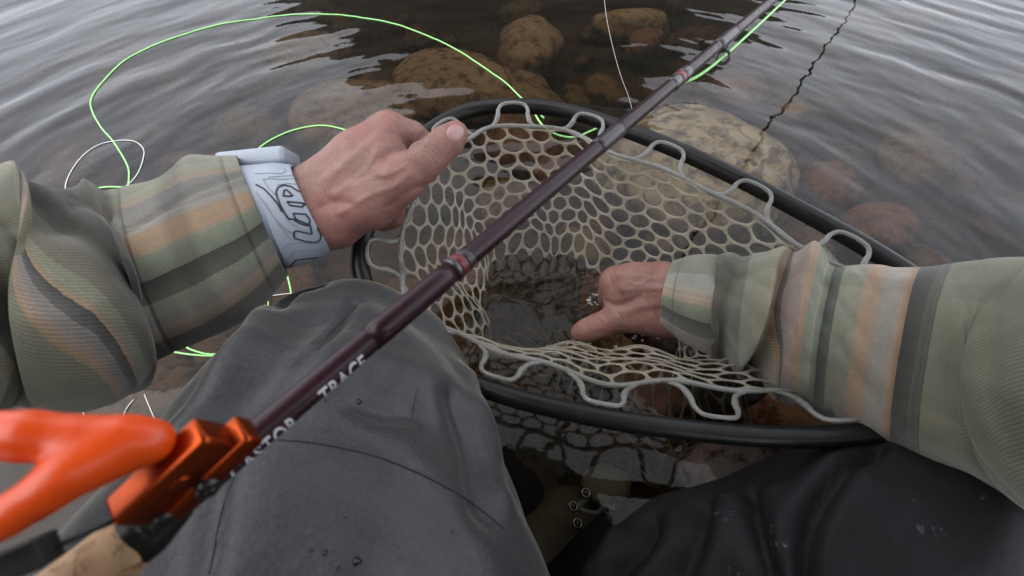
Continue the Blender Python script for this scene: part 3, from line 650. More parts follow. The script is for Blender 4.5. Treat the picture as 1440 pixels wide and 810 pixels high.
c = t.mix(t.ramp(t.noise(34, 6, .72, o, 1.2), [(.63, (0, 0, 0)), (.68, (.6, .6, .6))]), c, (.16, .16, .17))
t.bsdf(c, .6, t.bump(t.noise(60, 5, .6, o), .3, .004)).inputs['Specular IOR Level'].default_value = .12; M_wet = t.m
LEG = chain([(425, 960, .27, .140), (444, 830, .305, .136), (474, 635, .352, .112), (504, 545, .405, .082), (515, 535, .43, .070)])
kn = P(518, 535, .43)
LEG += [(kn, np.array([kn[0] + .03, kn[1] - .02, -.05]), .068, .058), (np.array([kn[0] + .03, kn[1] - .02, -.05]), np.array([.0, .13, -.15]), .058, .045)]
LEG += [(P(425, 960, .27), np.array([-.10, -.2, .02]), .140, .14)]
def legmesh(caps, seed, folds, k=.012, h=.0042):
    V, F = sdf_mesh(caps, k, h); V = relax(V, F, 3, .5); N = vnormals(V, F)
    d = .0035 * wnoise(V, 5, seed) + .0016 * wnoise(V, 14, seed + 1)
    px = proj(V)
    tr_ = BVHTree.FromPolygons([Vector(v) for v in V], [tuple(map(int, f)) for f in F])
    for (pts, w_, dep) in folds:                          # creases laid along lines on the cloth
        pl = [h[0] for h in (cast(tr_, a_, b_, 0) for a_, b_ in catmull([q_[:2] for q_ in pts], 24)) if h]
        if len(pl) < 2: continue
        best = np.full(len(V), 1e9)
        for a_ in catmull(pl, 90): best = np.minimum(best, ((V - a_) ** 2).sum(1))
        d = d + dep * np.exp(-best / w_ ** 2)
    return V + N * d[:, None], F
V, F = legmesh(LEG, 101, [
    ([(385, 425, .37), (330, 500, .34), (262, 600, .30)], .012, .008), ([(430, 440, .37), (380, 520, .33), (330, 590, .29)], .016, -.008),
    ([(500, 420, .36), (455, 470, .34), (420, 500, .33)], .004, -.006), ([(470, 400, .38), (420, 418, .37), (385, 440, .36)], .004, -.006),
    ([(560, 470, .34), (545, 520, .31), (520, 560, .29)], .010, -.003), ([(660, 520, .34), (690, 620, .31), (700, 700, .28)], .014, .006), ([(640, 560, .31), (665, 640, .29), (672, 720, .26)], .012, -.006),
    ([(500, 570, .27), (540, 585, .27), (580, 580, .28)], .008, -.004), ([(320, 640, .28), (300, 720, .25), (285, 800, .23)], .006, -.004)])
wad = obj('waders', V, [tuple(f) for f in F], M_wader, person); wad['label'] = 'grey wader leg with raised left knee'
wt = bvh(wad)
def seam(pts, r, m, par, tree_, name='seam', n=40, off=.0002, fn=None):
    q = catmull(pts, n); line = [h[0] for h in (cast(tree_, a_, b_, off) for a_, b_ in q) if h]
    if len(line) > 3:
        V, F = tube(catmull(line[::2], n), r, 6); return obj(name, V, F, m, par)
M_seam = plain('seam_tape', (.018, .018, .02), .7, .2, 200)
seam([(384, 618), (450, 624), (530, 642), (610, 676), (670, 712), (713, 748)], .0005, M_seam, wad, wt)
seam([(336, 655), (312, 720), (294, 812)], .0004, M_seam, wad, wt)
seam([(502, 432), (480, 452), (458, 474)], .0003, M_seam, wad, wt)
seam([(588, 545), (582, 568), (578, 592)], .0002, M_seam, wad, wt)
M_drop = plain('wet_spot', (.012, .012, .014), .15, .1, 100)
for (u, v, r) in ((505, 565, .0016), (437, 774, .0009), (457, 777, .0012), (502, 789, .0019), (475, 798, .0008), (640, 597, .0008), (457, 563, .0006), (484, 728, .0006), (636, 748, .0007)):
    h = cast(wt, u, v, 0)
    if h:
        c, n = h; x = unit(np.cross(n, [0, 0, 1.])); y = np.cross(n, x); th = np.arange(12) / 12 * 6.283
        V = [c + n * .0006] + [c + n * .0002 + r * (1 + .15 * math.sin(3 * a_ + u)) * (math.cos(a_) * x + math.sin(a_) * y) for a_ in th] + [c - n * .002]
        obj('water_drop', V, [(0, 1 + k, 1 + (k + 1) % 12) for k in range(12)] + [(13, 1 + (k + 1) % 12, 1 + k) for k in range(12)], M_drop, wad)
# right leg
SHN = [(P(*a_[:3]), P(*b_[:3]), a_[3], b_[3]) for a_, b_ in (lambda q: zip(q[:-1], q[1:]))([(u_, v_, d_ * .91, r_ * .91) for u_, v_, d_, r_ in [(1585, 795, .42, .085), (1400, 750, .40, .08), (1255, 752, .375, .075), (1150, 778, .385, .070), (1060, 806, .40, .069), (960, 842, .418, .068), (880, 870, .43, .064), (800, 888, .44, .054)]])]
V, F = legmesh(SHN, 111, [
    ([(1232, 628), (1190, 665), (1150, 720), (1132, 770), (1128, 812)], .006, -.016), ([(1180, 660), (1130, 705), (1108, 760), (1100, 812)], .014, .009), ([(1215, 690), (1180, 750), (1165, 812)], .014, .007),
    ([(1052, 690), (1062, 730), (1080, 780), (1088, 812)], .005, -.012), ([(1035, 700), (1040, 750), (1050, 812)], .011, .006), ([(1082, 690), (1098, 740), (1104, 800)], .010, .006),
    ([(990, 712), (985, 760), (960, 812)], .008, -.009), ([(1015, 705), (1008, 760), (990, 812)], .010, .006), ([(920, 735), (905, 775), (870, 812)], .007, -.010), ([(950, 725), (940, 770), (905, 812)], .010, .006), ([(870, 755), (850, 790), (830, 812)], .007, .006)])
wad2 = obj('waders', V, [tuple(f) for f in F], M_wet, person); wad2['label'] = 'dark wet wader leg folded under the right arm'
THR = chain([(1312, 1011, .34, .125), (1502, 885, .38, .118), (1590, 800, .42, .09)]) + [(np.array([.12, -.2, .0]), P(1312, 1011, .34), .14, .125)]
V, F = legmesh(THR, 121, [([(1385, 690), (1300, 745), (1205, 805)], .008, .005), ([(1440, 730), (1360, 770), (1300, 812)], .02, -.004)])
wad3 = obj('waders', V, [tuple(f) for f in F], M_wader, person); wad3['label'] = 'grey wader thigh in the lower right corner'
# wading boot with lace hooks
BOOT = chain([(745, 850, .46, .050), (765, 790, .50, .046), (800, 745, .525, .040), (835, 745, .535, .034)]) + chain([(760, 790, .54, .045), (800, 800, .55, .045)])
V, F = sdf_mesh(BOOT, .012, .004); V = relax(V, F, 2)
M_boot = plain('boot_fabric', (.13, .12, .085), .8, .25, 40, .3)
boot = obj('wading_boot', V, [tuple(f) for f in F], M_boot, person); boot['label'] = 'olive wading boot with metal lace hooks'
bt = bvh(boot); M_steel = plain('steel', (.20, .19, .18), .3, .1, 100, .03, Metallic=1.0); M_lace = plain('lace', (.13, .13, .13), .8, .2, 200)
def ringm(c, n, R, r, k=18, s=8):
    x = unit(np.cross(n, [.3, .2, 1.])); y = np.cross(n, x); th = np.arange(k) / k * 6.283
    return tube([c + R * (math.cos(a_) * x + math.sin(a_) * y) for a_ in th], r, s, closed=True)
for (u, v, dd) in ((824, 693, .455), (806, 712, .45), (812, 736, .445), (868, 716, .455)):
    c = P(u, v, dd); n = unit(CAM - c)
    a_, b_ = ringm(c, unit(n + np.array([.4, .2, 0])), .0042, .0016); st = tube([c, c - n * .012, c - n * .05], .0018, 8)
    V, F = join([(a_, b_), st]); obj('lace_hook', V, F, M_steel, boot)
V, F = tube(catmull([P(826, 700, .458), P(812, 714, .454), P(838, 722, .455), P(852, 712, .451), P(868, 722, .449), P(862, 740, .445)], 40), .0028, 8, flat=.6); obj('lace', V, F, M_lace, boot)

# ------------------------------------------------------------------ wrist watch
watch = empty('wrist_watch', P(405, 300, .38)); tag(watch, 'white wrist watch strap with black contour-line print below the left cuff', 'watch')
M_white = plain('white_silicone', (.29, .325, .385), .4, .04, 40, .04)
wl = Loft([(P(336, 240, .372), P(392, 372, .372)), (P(360, 237, .376), P(407, 374, .376)), (P(390, 234, .380), P(437, 365, .380)), (P(414, 236, .383), P(466, 349, .383))], 30, 120, .86)
wl.displace(np.full((30, 120), .0012))
V, F, uvf = wl.mesh([(.985, 0.0), (.93, .001)])
n_ = wl.nt; base = len(V); last = (wl.ns - 1) * n_; c = np.mean(V[last:last + n_], axis=0)
for k in range(n_): V.append(c + (np.asarray(V[last + k]) - c) * .955)
F += [(last + k, last + (k + 1) % n_, base + (k + 1) % n_, base + k) for k in range(n_)]
strap = obj('strap', V, F, M_white, watch); st_t = bvh(strap)
a0, a1 = P(318, 236, .394), P(412, 226, .392); X = (a1 - a0) / 2; cc = (a0 + a1) / 2; Yv = unit(np.cross(FW, X)); Yv = Yv if Yv @ UP > 0 else -Yv
V, F = boxm(cc + Yv * .002 - np.array(FW) * 0, X, Yv * .0075, np.cross(unit(X), Yv) * .016, .004, 4); obj('watch_case', V, F, M_white, watch)
M_ink = plain('black_ink', (.02, .02, .025), .5, .1, 100, 0); M_ink2 = plain('grey_ink', (.22, .23, .26), .5, .1, 100, 0)
def zp(pts): return [(330 + x / 4.5, 200 + y / 4.5) for x, y in pts]
heavy = [[(268, 345), (262, 315), (275, 285), (310, 272), (355, 280), (410, 315), (460, 358), (452, 380), (435, 390), (462, 405), (490, 440), (512, 490), (525, 545), (548, 590), (540, 620), (512, 634), (450, 628), (378, 608), (375, 570), (390, 560), (490, 582), (478, 528), (440, 524), (400, 508), (368, 485), (345, 487), (320, 455), (290, 400), (268, 345)],
         [(308, 340), (312, 305), (330, 302), (368, 338), (345, 342), (308, 340)], [(330, 375), (435, 385), (430, 410), (350, 400), (330, 375)], [(370, 450), (450, 455), (475, 490), (472, 522), (430, 505), (385, 485), (370, 450)],
         [(525, 528), (570, 524), (612, 524)], [(335, 800), (390, 745), (450, 735), (540, 730), (608, 697)], [(135, 268), (185, 295), (225, 335), (268, 385), (300, 440)]]
light = [[(180, 235), (215, 290), (255, 330)], [(300, 440), (345, 505), (420, 550), (480, 562)], [(140, 320), (200, 400), (260, 490), (320, 550), (372, 575)], [(160, 350), (230, 450), (300, 530), (370, 592)], [(190, 380), (250, 480), (310, 560), (360, 620)],
         [(130, 200), (220, 195), (290, 200), (325, 185), (315, 165)], [(210, 222), (290, 215), (360, 212), (382, 195), (376, 180)], [(175, 235), (230, 232), (330, 235), (400, 225), (428, 212)], [(270, 270), (330, 262), (400, 265), (465, 250)], [(497, 420), (530, 422), (570, 425)], [(515, 460), (550, 462), (590, 465)],
         [(520, 490), (560, 495), (600, 497)], [(535, 560), (570, 556), (615, 555)], [(545, 590), (580, 588), (615, 585)], [(310, 670), (340, 635), (400, 632), (470, 640), (560, 632), (614, 612)], [(330, 740), (370, 690), (430, 680), (520, 680), (610, 660)], [(520, 320), (528, 345), (545, 355)]]
for L_, r, m in ((heavy, .00068, M_ink), (light, .00040, M_ink2)):
    for pts in L_:
        q = zp(pts); dense = []
        for a_, b_ in zip(q[:-1], q[1:]): dense += [(a_[0] + (b_[0] - a_[0]) * k / 6, a_[1] + (b_[1] - a_[1]) * k / 6) for k in range(6)]
        dense.append(q[-1]); line = [h[0] for h in (cast(st_t, x, y, .0001) for x, y in dense) if h]
        if len(line) > 3: V, F = tube(line, r, 6); obj('print', V, F, m, strap)

# =================================================================== LANDING NET
net = empty('landing_net', W(800, 400, 0)); tag(net, 'black-rimmed teardrop landing net with clear rubber hexagon mesh', 'landing net')
hoop_px = [(512, 400, .118), (507, 352, .13), (528, 290, .135), (560, 230, .14), (600, 187, .145), (655, 157, .148), (720, 149, .15), (800, 157, .15), (900, 190, .15), (1010, 237, .15), (1130, 298, .148), (1255, 370, .145), (1345, 440, .14), (1385, 510, .13),
           (1350, 570, .12), (1270, 602, .115), (1180, 613, .11), (1090, 614, .105), (1000, 608, .10), (900, 596, .10), (810, 580, .10), (720, 558, .10), (640, 528, .10), (575, 488, .105), (535, 448, .11)]
HP = catmull([P(u, v, (.45 - z) / (.829 + (v - 405) / FPX * .559)) for u, v, z in hoop_px], 240, True)
t = NT('black_rim'); o = t.obj()
c = t.ramp(t.noise(60, 4, .6, o), [(.35, (.005, .005, .005)), (.7, (.010, .0095, .009))])
t.bsdf(c, t.ramp(t.noise(50, 4, .6, o), [(.3, (.28, .28, .28)), (.7, (.45, .45, .45))]), t.bump(t.noise(150, 4, .6, o), .25, .001)).inputs['Specular IOR Level'].default_value = .28; M_rim = t.m
V, F = tube(HP, .0082, 16, True); hoop = obj('hoop', V, F, M_rim, net)
gr = catmull([HP[130], P(1480, 560, .37), P(1620, 640, .33)], 20); V, F = tube(gr, np.linspace(.010, .016, 20), 16); obj('handle', V, F, M_rim, net)
t = NT('clear_rubber'); o = t.obj()
c = t.ramp(t.noise(22, 4, .6, o), [(.3, (.36, .305, .205)), (.7, (.46, .43, .37))])
q = t.bsdf(c, .14, t.bump(t.noise(120, 3, .5, o), .2, .001)); q.inputs['Transmission Weight'].default_value = .0
trn = t.n('BsdfTranslucent', Color=(.6, .57, .5, 1)); tp = t.n('BsdfTransparent', Color=(.9, .88, .84, 1))
m1 = t.n('MixShader'); m1.inputs[0].default_value = .35; t.l(q.outputs[0], m1.inputs[1]); t.l(trn.outputs[0], m1.inputs[2])
m2 = t.n('MixShader'); m2.inputs[0].default_value = .36; t.l(m1.outputs[0], m2.inputs[1]); t.l(tp.outputs[0], m2.inputs[2]); t.l(m2.outputs[0], t.out.inputs[0])
M_rub = t.m
NC = 45
t = NT('clear_rubber_loops'); o = t.obj()
q = t.bsdf(t.ramp(t.noise(22, 4, .6, o), [(.3, (.20, .197, .185)), (.7, (.30, .295, .28))]), .10, t.bump(t.noise(150, 3, .5, o), .15, .001)); tp = t.n('BsdfTransparent', Color=(.92, .92, .90, 1))
m2 = t.n('MixShader'); m2.inputs[0].default_value = .42; t.l(q.outputs[0], m2.inputs[1]); t.l(tp.outputs[0], m2.inputs[2]); t.l(m2.outputs[0], t.out.inputs[0]); M_loop = t.m
hc = HP.mean(0)
HC = catmull(HP[::8], 2400, True); cum = np.concatenate([[0], np.cumsum(np.linalg.norm(np.diff(np.vstack([HC, HC[:1]]), axis=0), axis=1))]); Ltot = cum[-1]
def hoop_at(s):                                        # s in 0..1 round the hoop
    x = (np.asarray(s) % 1) * Ltot; i = np.clip(np.searchsorted(cum, x, side='right') - 1, 0, len(HC) - 1); f = ((x - cum[i]) / (cum[i + 1] - cum[i]))[..., None]
    return HC[i] * (1 - f) + HC[(i + 1) % len(HC)] * f
tgH = unit(np.roll(HP, -1, 0) - np.roll(HP, 1, 0))
def inward(s):
    e = 1e-3; tg = unit(hoop_at(np.asarray(s) + e) - hoop_at(np.asarray(s) - e)); n = np.stack([-tg[..., 1], tg[..., 0], np.zeros(tg.shape[:-1])], -1)
    n = unit(n); c = hc - hoop_at(s); sg = np.sign((n * c).sum(-1, keepdims=True)); return n * sg
def rim_at(s):
    s = np.asarray(s, float); sag = .004 * np.sin(s * 6.283 * 7) + .003 * np.sin(s * 6.283 * 13 + 1)
    near = np.exp(-((hoop_at(s)[..., 1] - .12) / .07) ** 2)
    return hoop_at(s) + inward(s) * (.031 + .010 * near + sag)[..., None] + np.array([0, 0, -1]) * (.006 + .004 * near)[..., None]
bag_c = W(835, 425, 0.)
def bag(s, t_):
    s, t_ = np.asarray(s, float), np.asarray(t_, float); R = rim_at(s); c = np.array([bag_c[0], bag_c[1], 0])
    a = np.clip(t_ / .56, 0, 1); b = np.clip((t_ - .56) / .27, 0, 1); e = np.clip((t_ - .83) / .17, 0, 1)
    g = .33 * a ** .9 - .10 * b + .72 * e
    fold_ = (.05 * np.sin(s * 6.283 * 5 + .6) + .035 * np.sin(s * 6.283 * 9 + 2)) * np.minimum(1, t_ * 2.2)
    near = np.exp(-((R[..., 1] - .14) / .07) ** 2)
    g = g + near * (.26 * a ** .9 - .44 * b)
    g = g + fold_ * (1 - e)
    c2 = W(1000, 505, 0)[:2]; cc_ = c[:2] * (1 - e[..., None]) + c2 * e[..., None]
    xy = R[..., :2] * (1 - g)[..., None] + cc_ * g[..., None]
    xy[..., 1] -= near * .030 * np.clip((t_ - .42) / .3, 0, 1)
    z = R[..., 2] - (.125 - .080 * near) * a ** 1.15 - .20 * b - .015 * e + .008 * np.sin(s * 6.283 * 11) * a + near * a * (1 - b) * .010 * wnoise(np.stack([s * 9, t_ * 2.2], -1), 1.0, 134)
    return np.concatenate([xy, z[..., None]], -1)
rows = 15; dt = 1 / (rows + .4)
vid, VS, FS = {}, [], []
hh = 1 / 1.5                                           # pointy-top hexagons, row pitch 1
for j in range(rows):
    for i in range(NC):
        cx_, cy_ = i + .5 * (j % 2), j + .55
        fc = []
        for (dx, dy) in ((0, -hh), (.5, -hh / 2), (.5, hh / 2), (0, hh), (-.5, hh / 2), (-.5, -hh / 2)):
            k = (round(((cx_ + dx) % NC) * 2) % (2 * NC), round((cy_ + dy) * 12))
            if k not in vid: vid[k] = len(VS); VS.append(((k[0] / 2) / NC, max(k[1] / 12, 0) * dt))
            fc.append(vid[k])
        FS.append(fc)
VS = np.array(VS); V = bag(VS[:, 0], VS[:, 1])
V = V + .0016 * np.stack([wnoise(V, 20, 131), wnoise(V, 20, 132), wnoise(V, 20, 133)], -1)
bagm = obj('net_bag', V, FS, M_rub, net)
wm = bagm.modifiers.new('strands', 'WIREFRAME'); wm.thickness = .0027; wm.use_even_offset = False; wm.use_boundary = True; wm.use_replace = True
sm = bagm.modifiers.new('round', 'SUBSURF'); sm.levels = 1; sm.render_levels = 1
ss = np.linspace(0, 1, 400, endpoint=False); V, F = tube(rim_at(ss) + np.array([0, 0, .001]), .0024, 8, True); obj('rim_band', V, F, M_loop, net)
for i in range(0, NC, 3):
    s = (i + .85) / NC; e1 = .0165 / Ltot; up = np.array([0, 0, .004])
    at_ = lambda ds, f, z: (1 - f) * rim_at(np.array(s + ds)) + f * (hoop_at(np.array(s + ds)) + inward(np.array(s + ds)) * .004) + np.array([0, 0, z])
    pts = [at_(-2.1 * e1, .0, 0), at_(-1.35 * e1, .14, .001), at_(-1.05 * e1, .42, .004), at_(-1.0 * e1, .64, .006), at_(-.72 * e1, .82, .008), at_(0, .86, .009), at_(.72 * e1, .82, .008), at_(1.0 * e1, .64, .006), at_(1.05 * e1, .42, .004), at_(1.35 * e1, .14, .001), at_(2.1 * e1, .0, 0)]
    V, F = tube(catmull(pts, 44), np.interp(np.arange(44), [0, 8, 14, 22, 30, 36, 43], [.0014, .0030, .0021, .0018, .0021, .0030, .0014]), 8); obj('attachment_loop', V, F, M_loop, net)

# =================================================================== FLY ROD
RA, RB = P(350, 622, .145), P(1010, 64, .37); RD = unit(RB - RA); RL = np.linalg.norm(RB - RA)
rod = empty('fly_rod', RA); tag(rod, 'dark plum fly rod with cork grip lying across knee and net', 'fishing rod')
def rodp(s): return RA + RD * s
def rodr(s): return np.interp(s, [-.2, 0, RL, 2.5], [.0050, .0049, .0045, .0013])
def s_px(u): 
    lo, hi = -.12, 1.5
    for _ in range(50):
        m_ = (lo + hi) / 2
        if proj(rodp(m_))[0] < u: lo = m_
        else: hi = m_
    return lo
t = NT('plum_blank'); o = t.obj()
c = t.ramp(t.noise(40, 4, .6, o), [(.3, (.020, .006, .010)), (.7, (.030, .011, .017))])
t.bsdf(c, t.ramp(t.noise(120, 4, .6, o), [(.3, (.24, .24, .24)), (.7, (.4, .4, .4))]), t.bump(t.noise(300, 3, .6, o), .06, .0006)).inputs['Specular IOR Level'].default_value = .3; M_blank = t.m
M_wrap = plain('dark_winding', (.035, .025, .03), .3, .2, 200, .1); M_red = plain('red_winding', (.13, .02, .025), .35, .15, 200, .1); M_silver = plain('silver_band', (.10, .095, .10), .3, .1, 200, .05, Metallic=.8)
sv = np.concatenate([np.linspace(-.045, .6, 40), np.linspace(.65, 2.45, 40)]); V, F = tube([rodp(s) for s in sv], [rodr(s) for s in sv], 20); obj('blank', V, F, M_blank, rod)
def band(u0, u1, extra, m, name):
    a_, b_ = s_px(u0), s_px(u1); q = np.linspace(a_, b_, 8); e = extra * np.array([.35, .9, 1, 1, 1, 1, .9, .35])
    V, F = tube([rodp(s) for s in q], [rodr(s) + x for s, x in zip(q, e)], 20); return obj(name, V, F, m, rod)
fer = band(520, 634, .0005, M_blank, 'ferrule'); band(634, 640, .0009, M_silver, 'winding_band'); band(640, 649, .0006, M_red, 'winding_band'); band(649, 658, .0005, M_wrap, 'winding_band')
band(943, 952, .0006, M_silver, 'winding_band'); band(952, 958, .0006, M_red, 'winding_band'); band(958, 966, .0008, M_silver, 'winding_band'); band(1008, 1034, .0006, M_wrap, 'winding_band'); band(838, 872, .0004, M_wrap, 'winding_band')
# stripping guide hanging under the rod
sg = s_px(1022); gp = P(1017, 80, proj(rodp(sg))[2] - .002); gd = unit(gp - rodp(sg))
gx = unit(RD + .35 * np.cross(RD, FW)); 
V, F = join([ringm(gp, unit(RD + .5 * FW), .0050, .0014, 24, 10), tube(catmull([rodp(sg - .014) + gd * .005, gp - RD * .003 - gd * .005], 6), .0009, 8), tube(catmull([rodp(sg + .016) + gd * .005, gp + RD * .003 - gd * .004], 6), .0009, 8)])
obj('stripping_guide', V, F, M_silver, rod)
sg2 = 1.25; c2 = rodp(sg2) + gd * .011
V, F = join([ringm(c2, RD, .0045, .0012, 20, 8), tube([rodp(sg2 - .012) + gd * .004, c2 - gd * .004], .0009, 8), tube([rodp(sg2 + .012) + gd * .004, c2 - gd * .004], .0009, 8)]); obj('line_guide', V, F, M_silver, rod)
# cork grip
t = NT('cork'); o = t.obj()
c = t.ramp(t.noise(90, 6, .75, o), [(.3, (.24, .135, .065)), (.55, (.40, .25, .14)), (.75, (.52, .36, .22))])
c = t.mix(t.ramp(t.noise(170, 4, .7, o, 1.0), [(.56, (0, 0, 0)), (.64, (.9, .9, .9))]), c, (.10, .05, .022))
t.bsdf(c, .8, t.bump(t.noise(170, 4, .7, o), .4, .002)); M_cork = t.m
q = np.linspace(-.16, -.033, 40); rr_ = np.interp(q, [-.16, -.12, -.09, -.065, -.045, -.0335, -.033], [.0092, .0094, .0094, .0092, .0088, .0080, .006])
V, F = tube([rodp(s) for s in q], rr_, 32); V = np.array(V); V += .0004 * np.stack([wnoise(V, 60, 141), wnoise(V, 60, 142), wnoise(V, 60, 143)], -1)
obj('cork_grip', V, F, M_cork, rod)
q = np.linspace(-.036, -.022, 12); V, F = tube([rodp(s) for s in q], np.interp(q, [-.036, -.032, -.028, -.022], [.0076, .0078, .0068, .0054]), 28); obj('winding_check', V, F, M_rim, rod)
# lettering wrapped round the blank
M_letter = plain('white_lettering', (.72, .72, .74), .4, .05, 100, 0)
side = unit(np.cross(RD, unit(CAM - rodp(.1)))); side = side if side @ UP < 0 else -side      # lower screen side
front_ = unit(np.cross(side, RD)); front_ = front_ if front_ @ (CAM - rodp(.1)) > 0 else -front_
def lettering(txt, s_start, size, phi0, spacing=1.05, sx=.62):
    cu = bpy.data.curves.new('lettering', 'FONT'); cu.body = txt; cu.size = size; cu.space_character = spacing; cu.offset = size * .012; cu.resolution_u = 3
    ob = bpy.data.objects.new('lettering_tmp', cu); COL.objects.link(ob)
    dg = bpy.context.evaluated_depsgraph_get(); me = bpy.data.meshes.new_from_object(ob.evaluated_get(dg)); bpy.data.objects.remove(ob)
    bm = bmesh.new(); bm.from_mesh(me); bmesh.ops.subdivide_edges(bm, edges=[e for e in bm.edges if e.calc_length() > size * .12], cuts=2, use_grid_fill=True); bmesh.ops.triangulate(bm, faces=bm.faces[:])
    for v in bm.verts:
        s = s_start + v.co.x * sx; r = rodr(s) + .0001; ph = phi0 - v.co.y / rodr(s)
        v.co = Vector(rodp(s) + r * (math.cos(ph) * front_ + math.sin(ph) * side))
    me.clear_geometry(); bm.to_mesh(me); bm.free(); me.name = 'lettering'
    return link('lettering', me, M_letter, rod)
lettering('CASTOR', s_px(352) - .0098, .0100, math.radians(108), 1.1, .56); lettering('TRACE', s_px(438), .0100, math.radians(106), 1.1, .60); lettering("9' 0\"  5 WT", s_px(533), .0046, math.radians(98), 1.3, .9)

# =================================================================== NIPPER, CORD, ORANGE TOOL
NP = P(258, 664, .118); nip = empty('line_nipper', NP); tag(nip, 'orange anodised metal line nipper on a black cord over the cork grip', 'nipper')
M_anod = plain('orange_anodised', (.34, .052, .012), .28, .12, 120, .05, Metallic=.95); M_black = plain('black_steel', (.012, .012, .013), .25, .2, 100, .05)
nx = unit(P(316, 608, 0.1202) - P(200, 716, 0.1158)); nn = unit(CAM - NP); ny = unit(np.cross(nn, nx)); nn = np.cross(nx, ny)
tl = math.radians(38); Yn = ny * math.cos(tl) - nn * math.sin(tl); Zn = nn * math.cos(tl) + ny * math.sin(tl)
if Zn @ UP < 0: pass
sg_ = -1 if (Yn @ UP) > 0 else 1
V, F = boxm(NP + Zn * 0.00290, nx * 0.01390, Yn * 0.00449, Zn * 0.00565, 0.00174, 4); obj('lever', V, F, M_anod, nip)
V, F = boxm(NP - Zn * 0.00449 + nx * 0.00290 + Yn * sg_ * 0.0010, nx * 0.01448, Yn * 0.0049, Zn * 0.00333, 0.00159, 4); bd = obj('frame', V, F, M_anod, nip)
sg_ = -1 if (Yn @ UP) > 0 else 1
for k in range(14):
    c = NP - Zn * 0.00709 + nx * (-0.00724 + k * 0.00159) + Yn * sg_ * 0.00362
    V, F = boxm(c, nx * 0.00043, Yn * 0.00087, Zn * 0.00087, 0.00014, 1); obj('grip_tooth', V, F, M_anod, bd, smooth=False)
def discm(c, n, r, h, k=20): 
    return tube([c, c + n * h * .1, c + n * h * .9, c + n * h], [r * .86, r, r, r * .8], k)
V, F = join([discm(NP - Zn * 0.00398 + nx * 0.00109 + Yn * sg_ * 0.00362, Yn * sg_, 0.00304, 0.00376), discm(NP - Zn * 0.00398 + nx * 0.00109 + Yn * sg_ * 0.00738, Yn * sg_, 0.00159, 0.00087)]); obj('pivot_screw', V, F, M_black, nip)
V, F = discm(NP + Zn * 0.00290 + nx * 0.00036 + Yn * sg_ * 0.00376, Yn * sg_, 0.00232, 0.00109); obj('lever_dimple', V, F, M_anod, nip)
V, F = join([discm(NP - nx * 0.01339 - Zn * 0.00434 + Yn * sg_ * 0.00072, -nx, 0.00478, 0.00326), discm(NP - nx * 0.01122 - Zn * 0.00290 + Yn * sg_ * 0.00376, Yn * sg_, 0.00304, 0.00217)]); obj('end_knob', V, F, M_black, nip)
M_cord = plain('black_cord', (.012, .012, .013), .7, .2, 200, .2)
V, F = tube(catmull([NP - nx * 0.01339 + Zn * 0.00145, P(150, 737, 0.1086), P(90, 763, 0.1057), P(45, 782, 0.1035)], 30), 0.00072, 8); obj('cord', V, F, M_cord, nip)
cb = P(18, 792, 0.1021); bx_ = unit(P(70, 768, 0.1035) - P(0, 798, 0.1013)); by_ = unit(np.cross(FW, bx_)); V, F = boxm(cb, bx_ * 0.00760, by_ * 0.00333, np.cross(bx_, by_) * 0.00362, 0.00087, 3); obj('cord_toggle', V, F, M_cord, nip)
OT = chain([(-260, 594, .0972, .0052), (-60, 608, .0994, .0050), (40, 613, .1015, .0051), (110, 618, .1045, .0050), (175, 621, .1075, .0057), (210, 621, .1094, .0054)])
OT += chain([(-260, 862, .0900, .0040), (-60, 768, .0925, .0037), (10, 726, .0945, .0038), (60, 695, .0965, .0040), (95, 668, .0990, .0045), (135, 650, .1030, .0049), (175, 634, .1070, .0048)])
V, F = sdf_mesh(OT, .0011, .0012); V = relax(V, F, 3)
t = NT('orange_rubber'); o = t.obj(); t.bsdf(t.ramp(t.noise(40, 3, .5, o), [(.3, (.68, .058, .002)), (.7, (.76, .075, .003))]), .36, t.bump(t.noise(260, 4, .6, o), .25, .0006))
tag(obj('tool_handle', V, [tuple(f) for f in F], t.m), 'bright orange rubber-coated forked tool handle at the lower left', 'tool')

# =================================================================== LINES
def emis_free(name, c, r=.35): return plain(name, c, r, .06, 200, 0)
M_line = emis_free('green_fly_line', (.36, .80, .26)); M_lead = emis_free('white_leader', (.72, .74, .72)); M_tip = emis_free('clear_tippet', (.55, .50, .45))
def on_water(pts, n, z=.0012):
    q = catmull(pts, n); w_ = np.array([W(a_, b_, z) for a_, b_ in q]); w_[:, 2] = wave_h(w_[:, 0], w_[:, 1]) + .0009; return w_
fl = empty('fly_line', W(180, 260, 0)); tag(fl, 'bright green fly line looping over the water, net and rod', 'fishing line')
def run(pts3, r=.0011, m=M_line, par=fl, name='line_run', n=120):
    V, F = tube(catmull(pts3, n) if n else pts3, r, 8); return obj(name, V, F, m, par)
run(on_water([(240, 300), (185, 272), (180, 235), (160, 200), (140, 176), (128, 148), (140, 118), (180, 82), (240, 55), (310, 34), (400, 22), (470, 20), (530, 28), (590, 45), (650, 75), (700, 108), (733, 137), (765, 165)], 300), n=0, r=.0011)
run([W(752, 160, .13), W(762, 175, .13), W(780, 188, .125), W(800, 193, .12), W(815, 191, .12), W(840, 180, .13)], .0011)
run(on_water([(340, 245), (355, 218), (372, 202), (400, 187), (432, 178), (462, 177), (490, 184), (520, 200), (560, 250)], 100), n=0, r=.0011)
run(on_water([(100, 272), (108, 268), (130, 264), (160, 262), (190, 264), (215, 272)], 60), n=0, r=.0011); run(on_water([(105, 270), (125, 268), (145, 276), (160, 290)], 40), n=0, r=.0011)
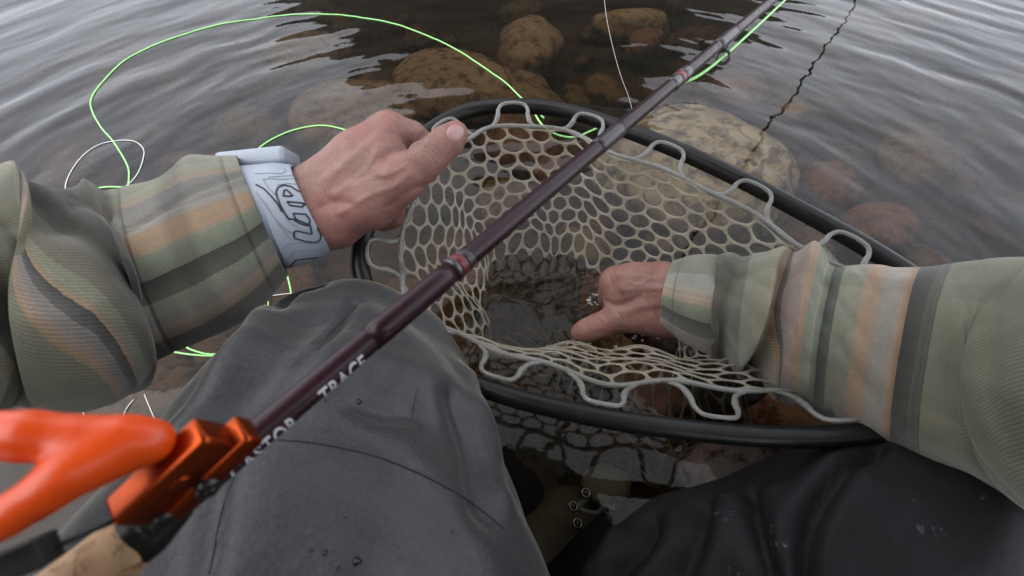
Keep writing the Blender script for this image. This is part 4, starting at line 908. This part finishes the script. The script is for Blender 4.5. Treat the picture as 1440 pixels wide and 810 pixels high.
run(on_water([(230, 492), (265, 498), (300, 500), (330, 495), (350, 489)], 50), n=0, r=.0010); run(on_water([(250, 480), (270, 492), (300, 498), (340, 490)], 50), n=0, r=.0010)
run(on_water([(398, 370), (404, 388), (409, 412), (405, 425)], 40), n=0, r=.0010); run(on_water([(375, 408), (377, 420), (376, 440), (372, 452)], 30), n=0, r=.0008); run(on_water([(366, 412), (372, 428), (378, 440)], 20), n=0, r=.0006)
run([P(868, 181, proj(rodp(s_px(868)))[2] - .004), P(885, 164, proj(rodp(s_px(885)))[2] + .004), P(950, 121, .345), gp, rodp(.8) + gd * .012, rodp(1.05) + gd * .012, rodp(sg2) + gd * .011, rodp(1.8) + gd * .008], .00115, n=160)
ld = empty('leader_line', W(150, 240, 0)); tag(ld, 'thin white leader looping on the water above the left sleeve', 'fishing line')
run(on_water([(92, 285), (92, 262), (100, 240), (118, 216), (140, 202), (165, 197), (188, 199), (201, 208), (202, 222), (194, 242), (180, 258), (160, 270), (145, 282)], 140), .0006, M_lead, ld, n=0)
run(on_water([(366, 416), (385, 415), (408, 412)], 20), .0005, M_lead, ld, n=0)
run(on_water([(116, 560), (118, 585), (125, 620)], 20), .0005, M_lead, ld, n=0); run(on_water([(188, 562), (176, 578), (165, 610)], 20), .0005, M_lead, ld, n=0); run(on_water([(203, 555), (210, 572), (222, 600)], 20), .0005, M_lead, ld, n=0)
run(on_water([(230, 640), (190, 650), (152, 668), (144, 684), (152, 702), (170, 720)], 40), .0005, M_lead, ld, n=0)
tp_ = empty('tippet', W(860, 60, .1)); tag(tp_, 'hair-thin clear tippet hanging down to the net rim beside the rod', 'fishing line')
run([P(846, -60, .50), P(851, 10, .50), P(858, 50, .50), P(868, 90, .50), P(876, 115, .50), P(884, 136, .50), P(893, 170, .50), P(899, 190, .50)], .00024, M_tip, tp_)

# droplets thrown up where the hand enters the water
M_drp = NT('clear_drop'); M_drp.bsdf((.75, .76, .78), .05, None, Transmission_Weight=.6, IOR=1.33); prt = []
for i in range(46):
    u, v = random.choice([(1005, 462), (1030, 468), (870, 478), (905, 470), (843, 412), (845, 425), (985, 462), (822, 482)]); u += random.gauss(0, 13); v += random.gauss(0, 5); c = W(u, v, .0015); r = random.uniform(.0007, .0020)
    bm = bmesh.new(); bmesh.ops.create_icosphere(bm, subdivisions=2, radius=r)
    prt.append(([tuple(c + np.array(q.co) * np.array([1.5, 1, .7])) for q in bm.verts], [tuple(x.index for x in f.verts) for f in bm.faces])); bm.free()
V, F = join(prt); tag(obj('splash_droplets', V, F, M_drp.m), 'tiny bubbles and droplets round the right hand', kind='stuff')
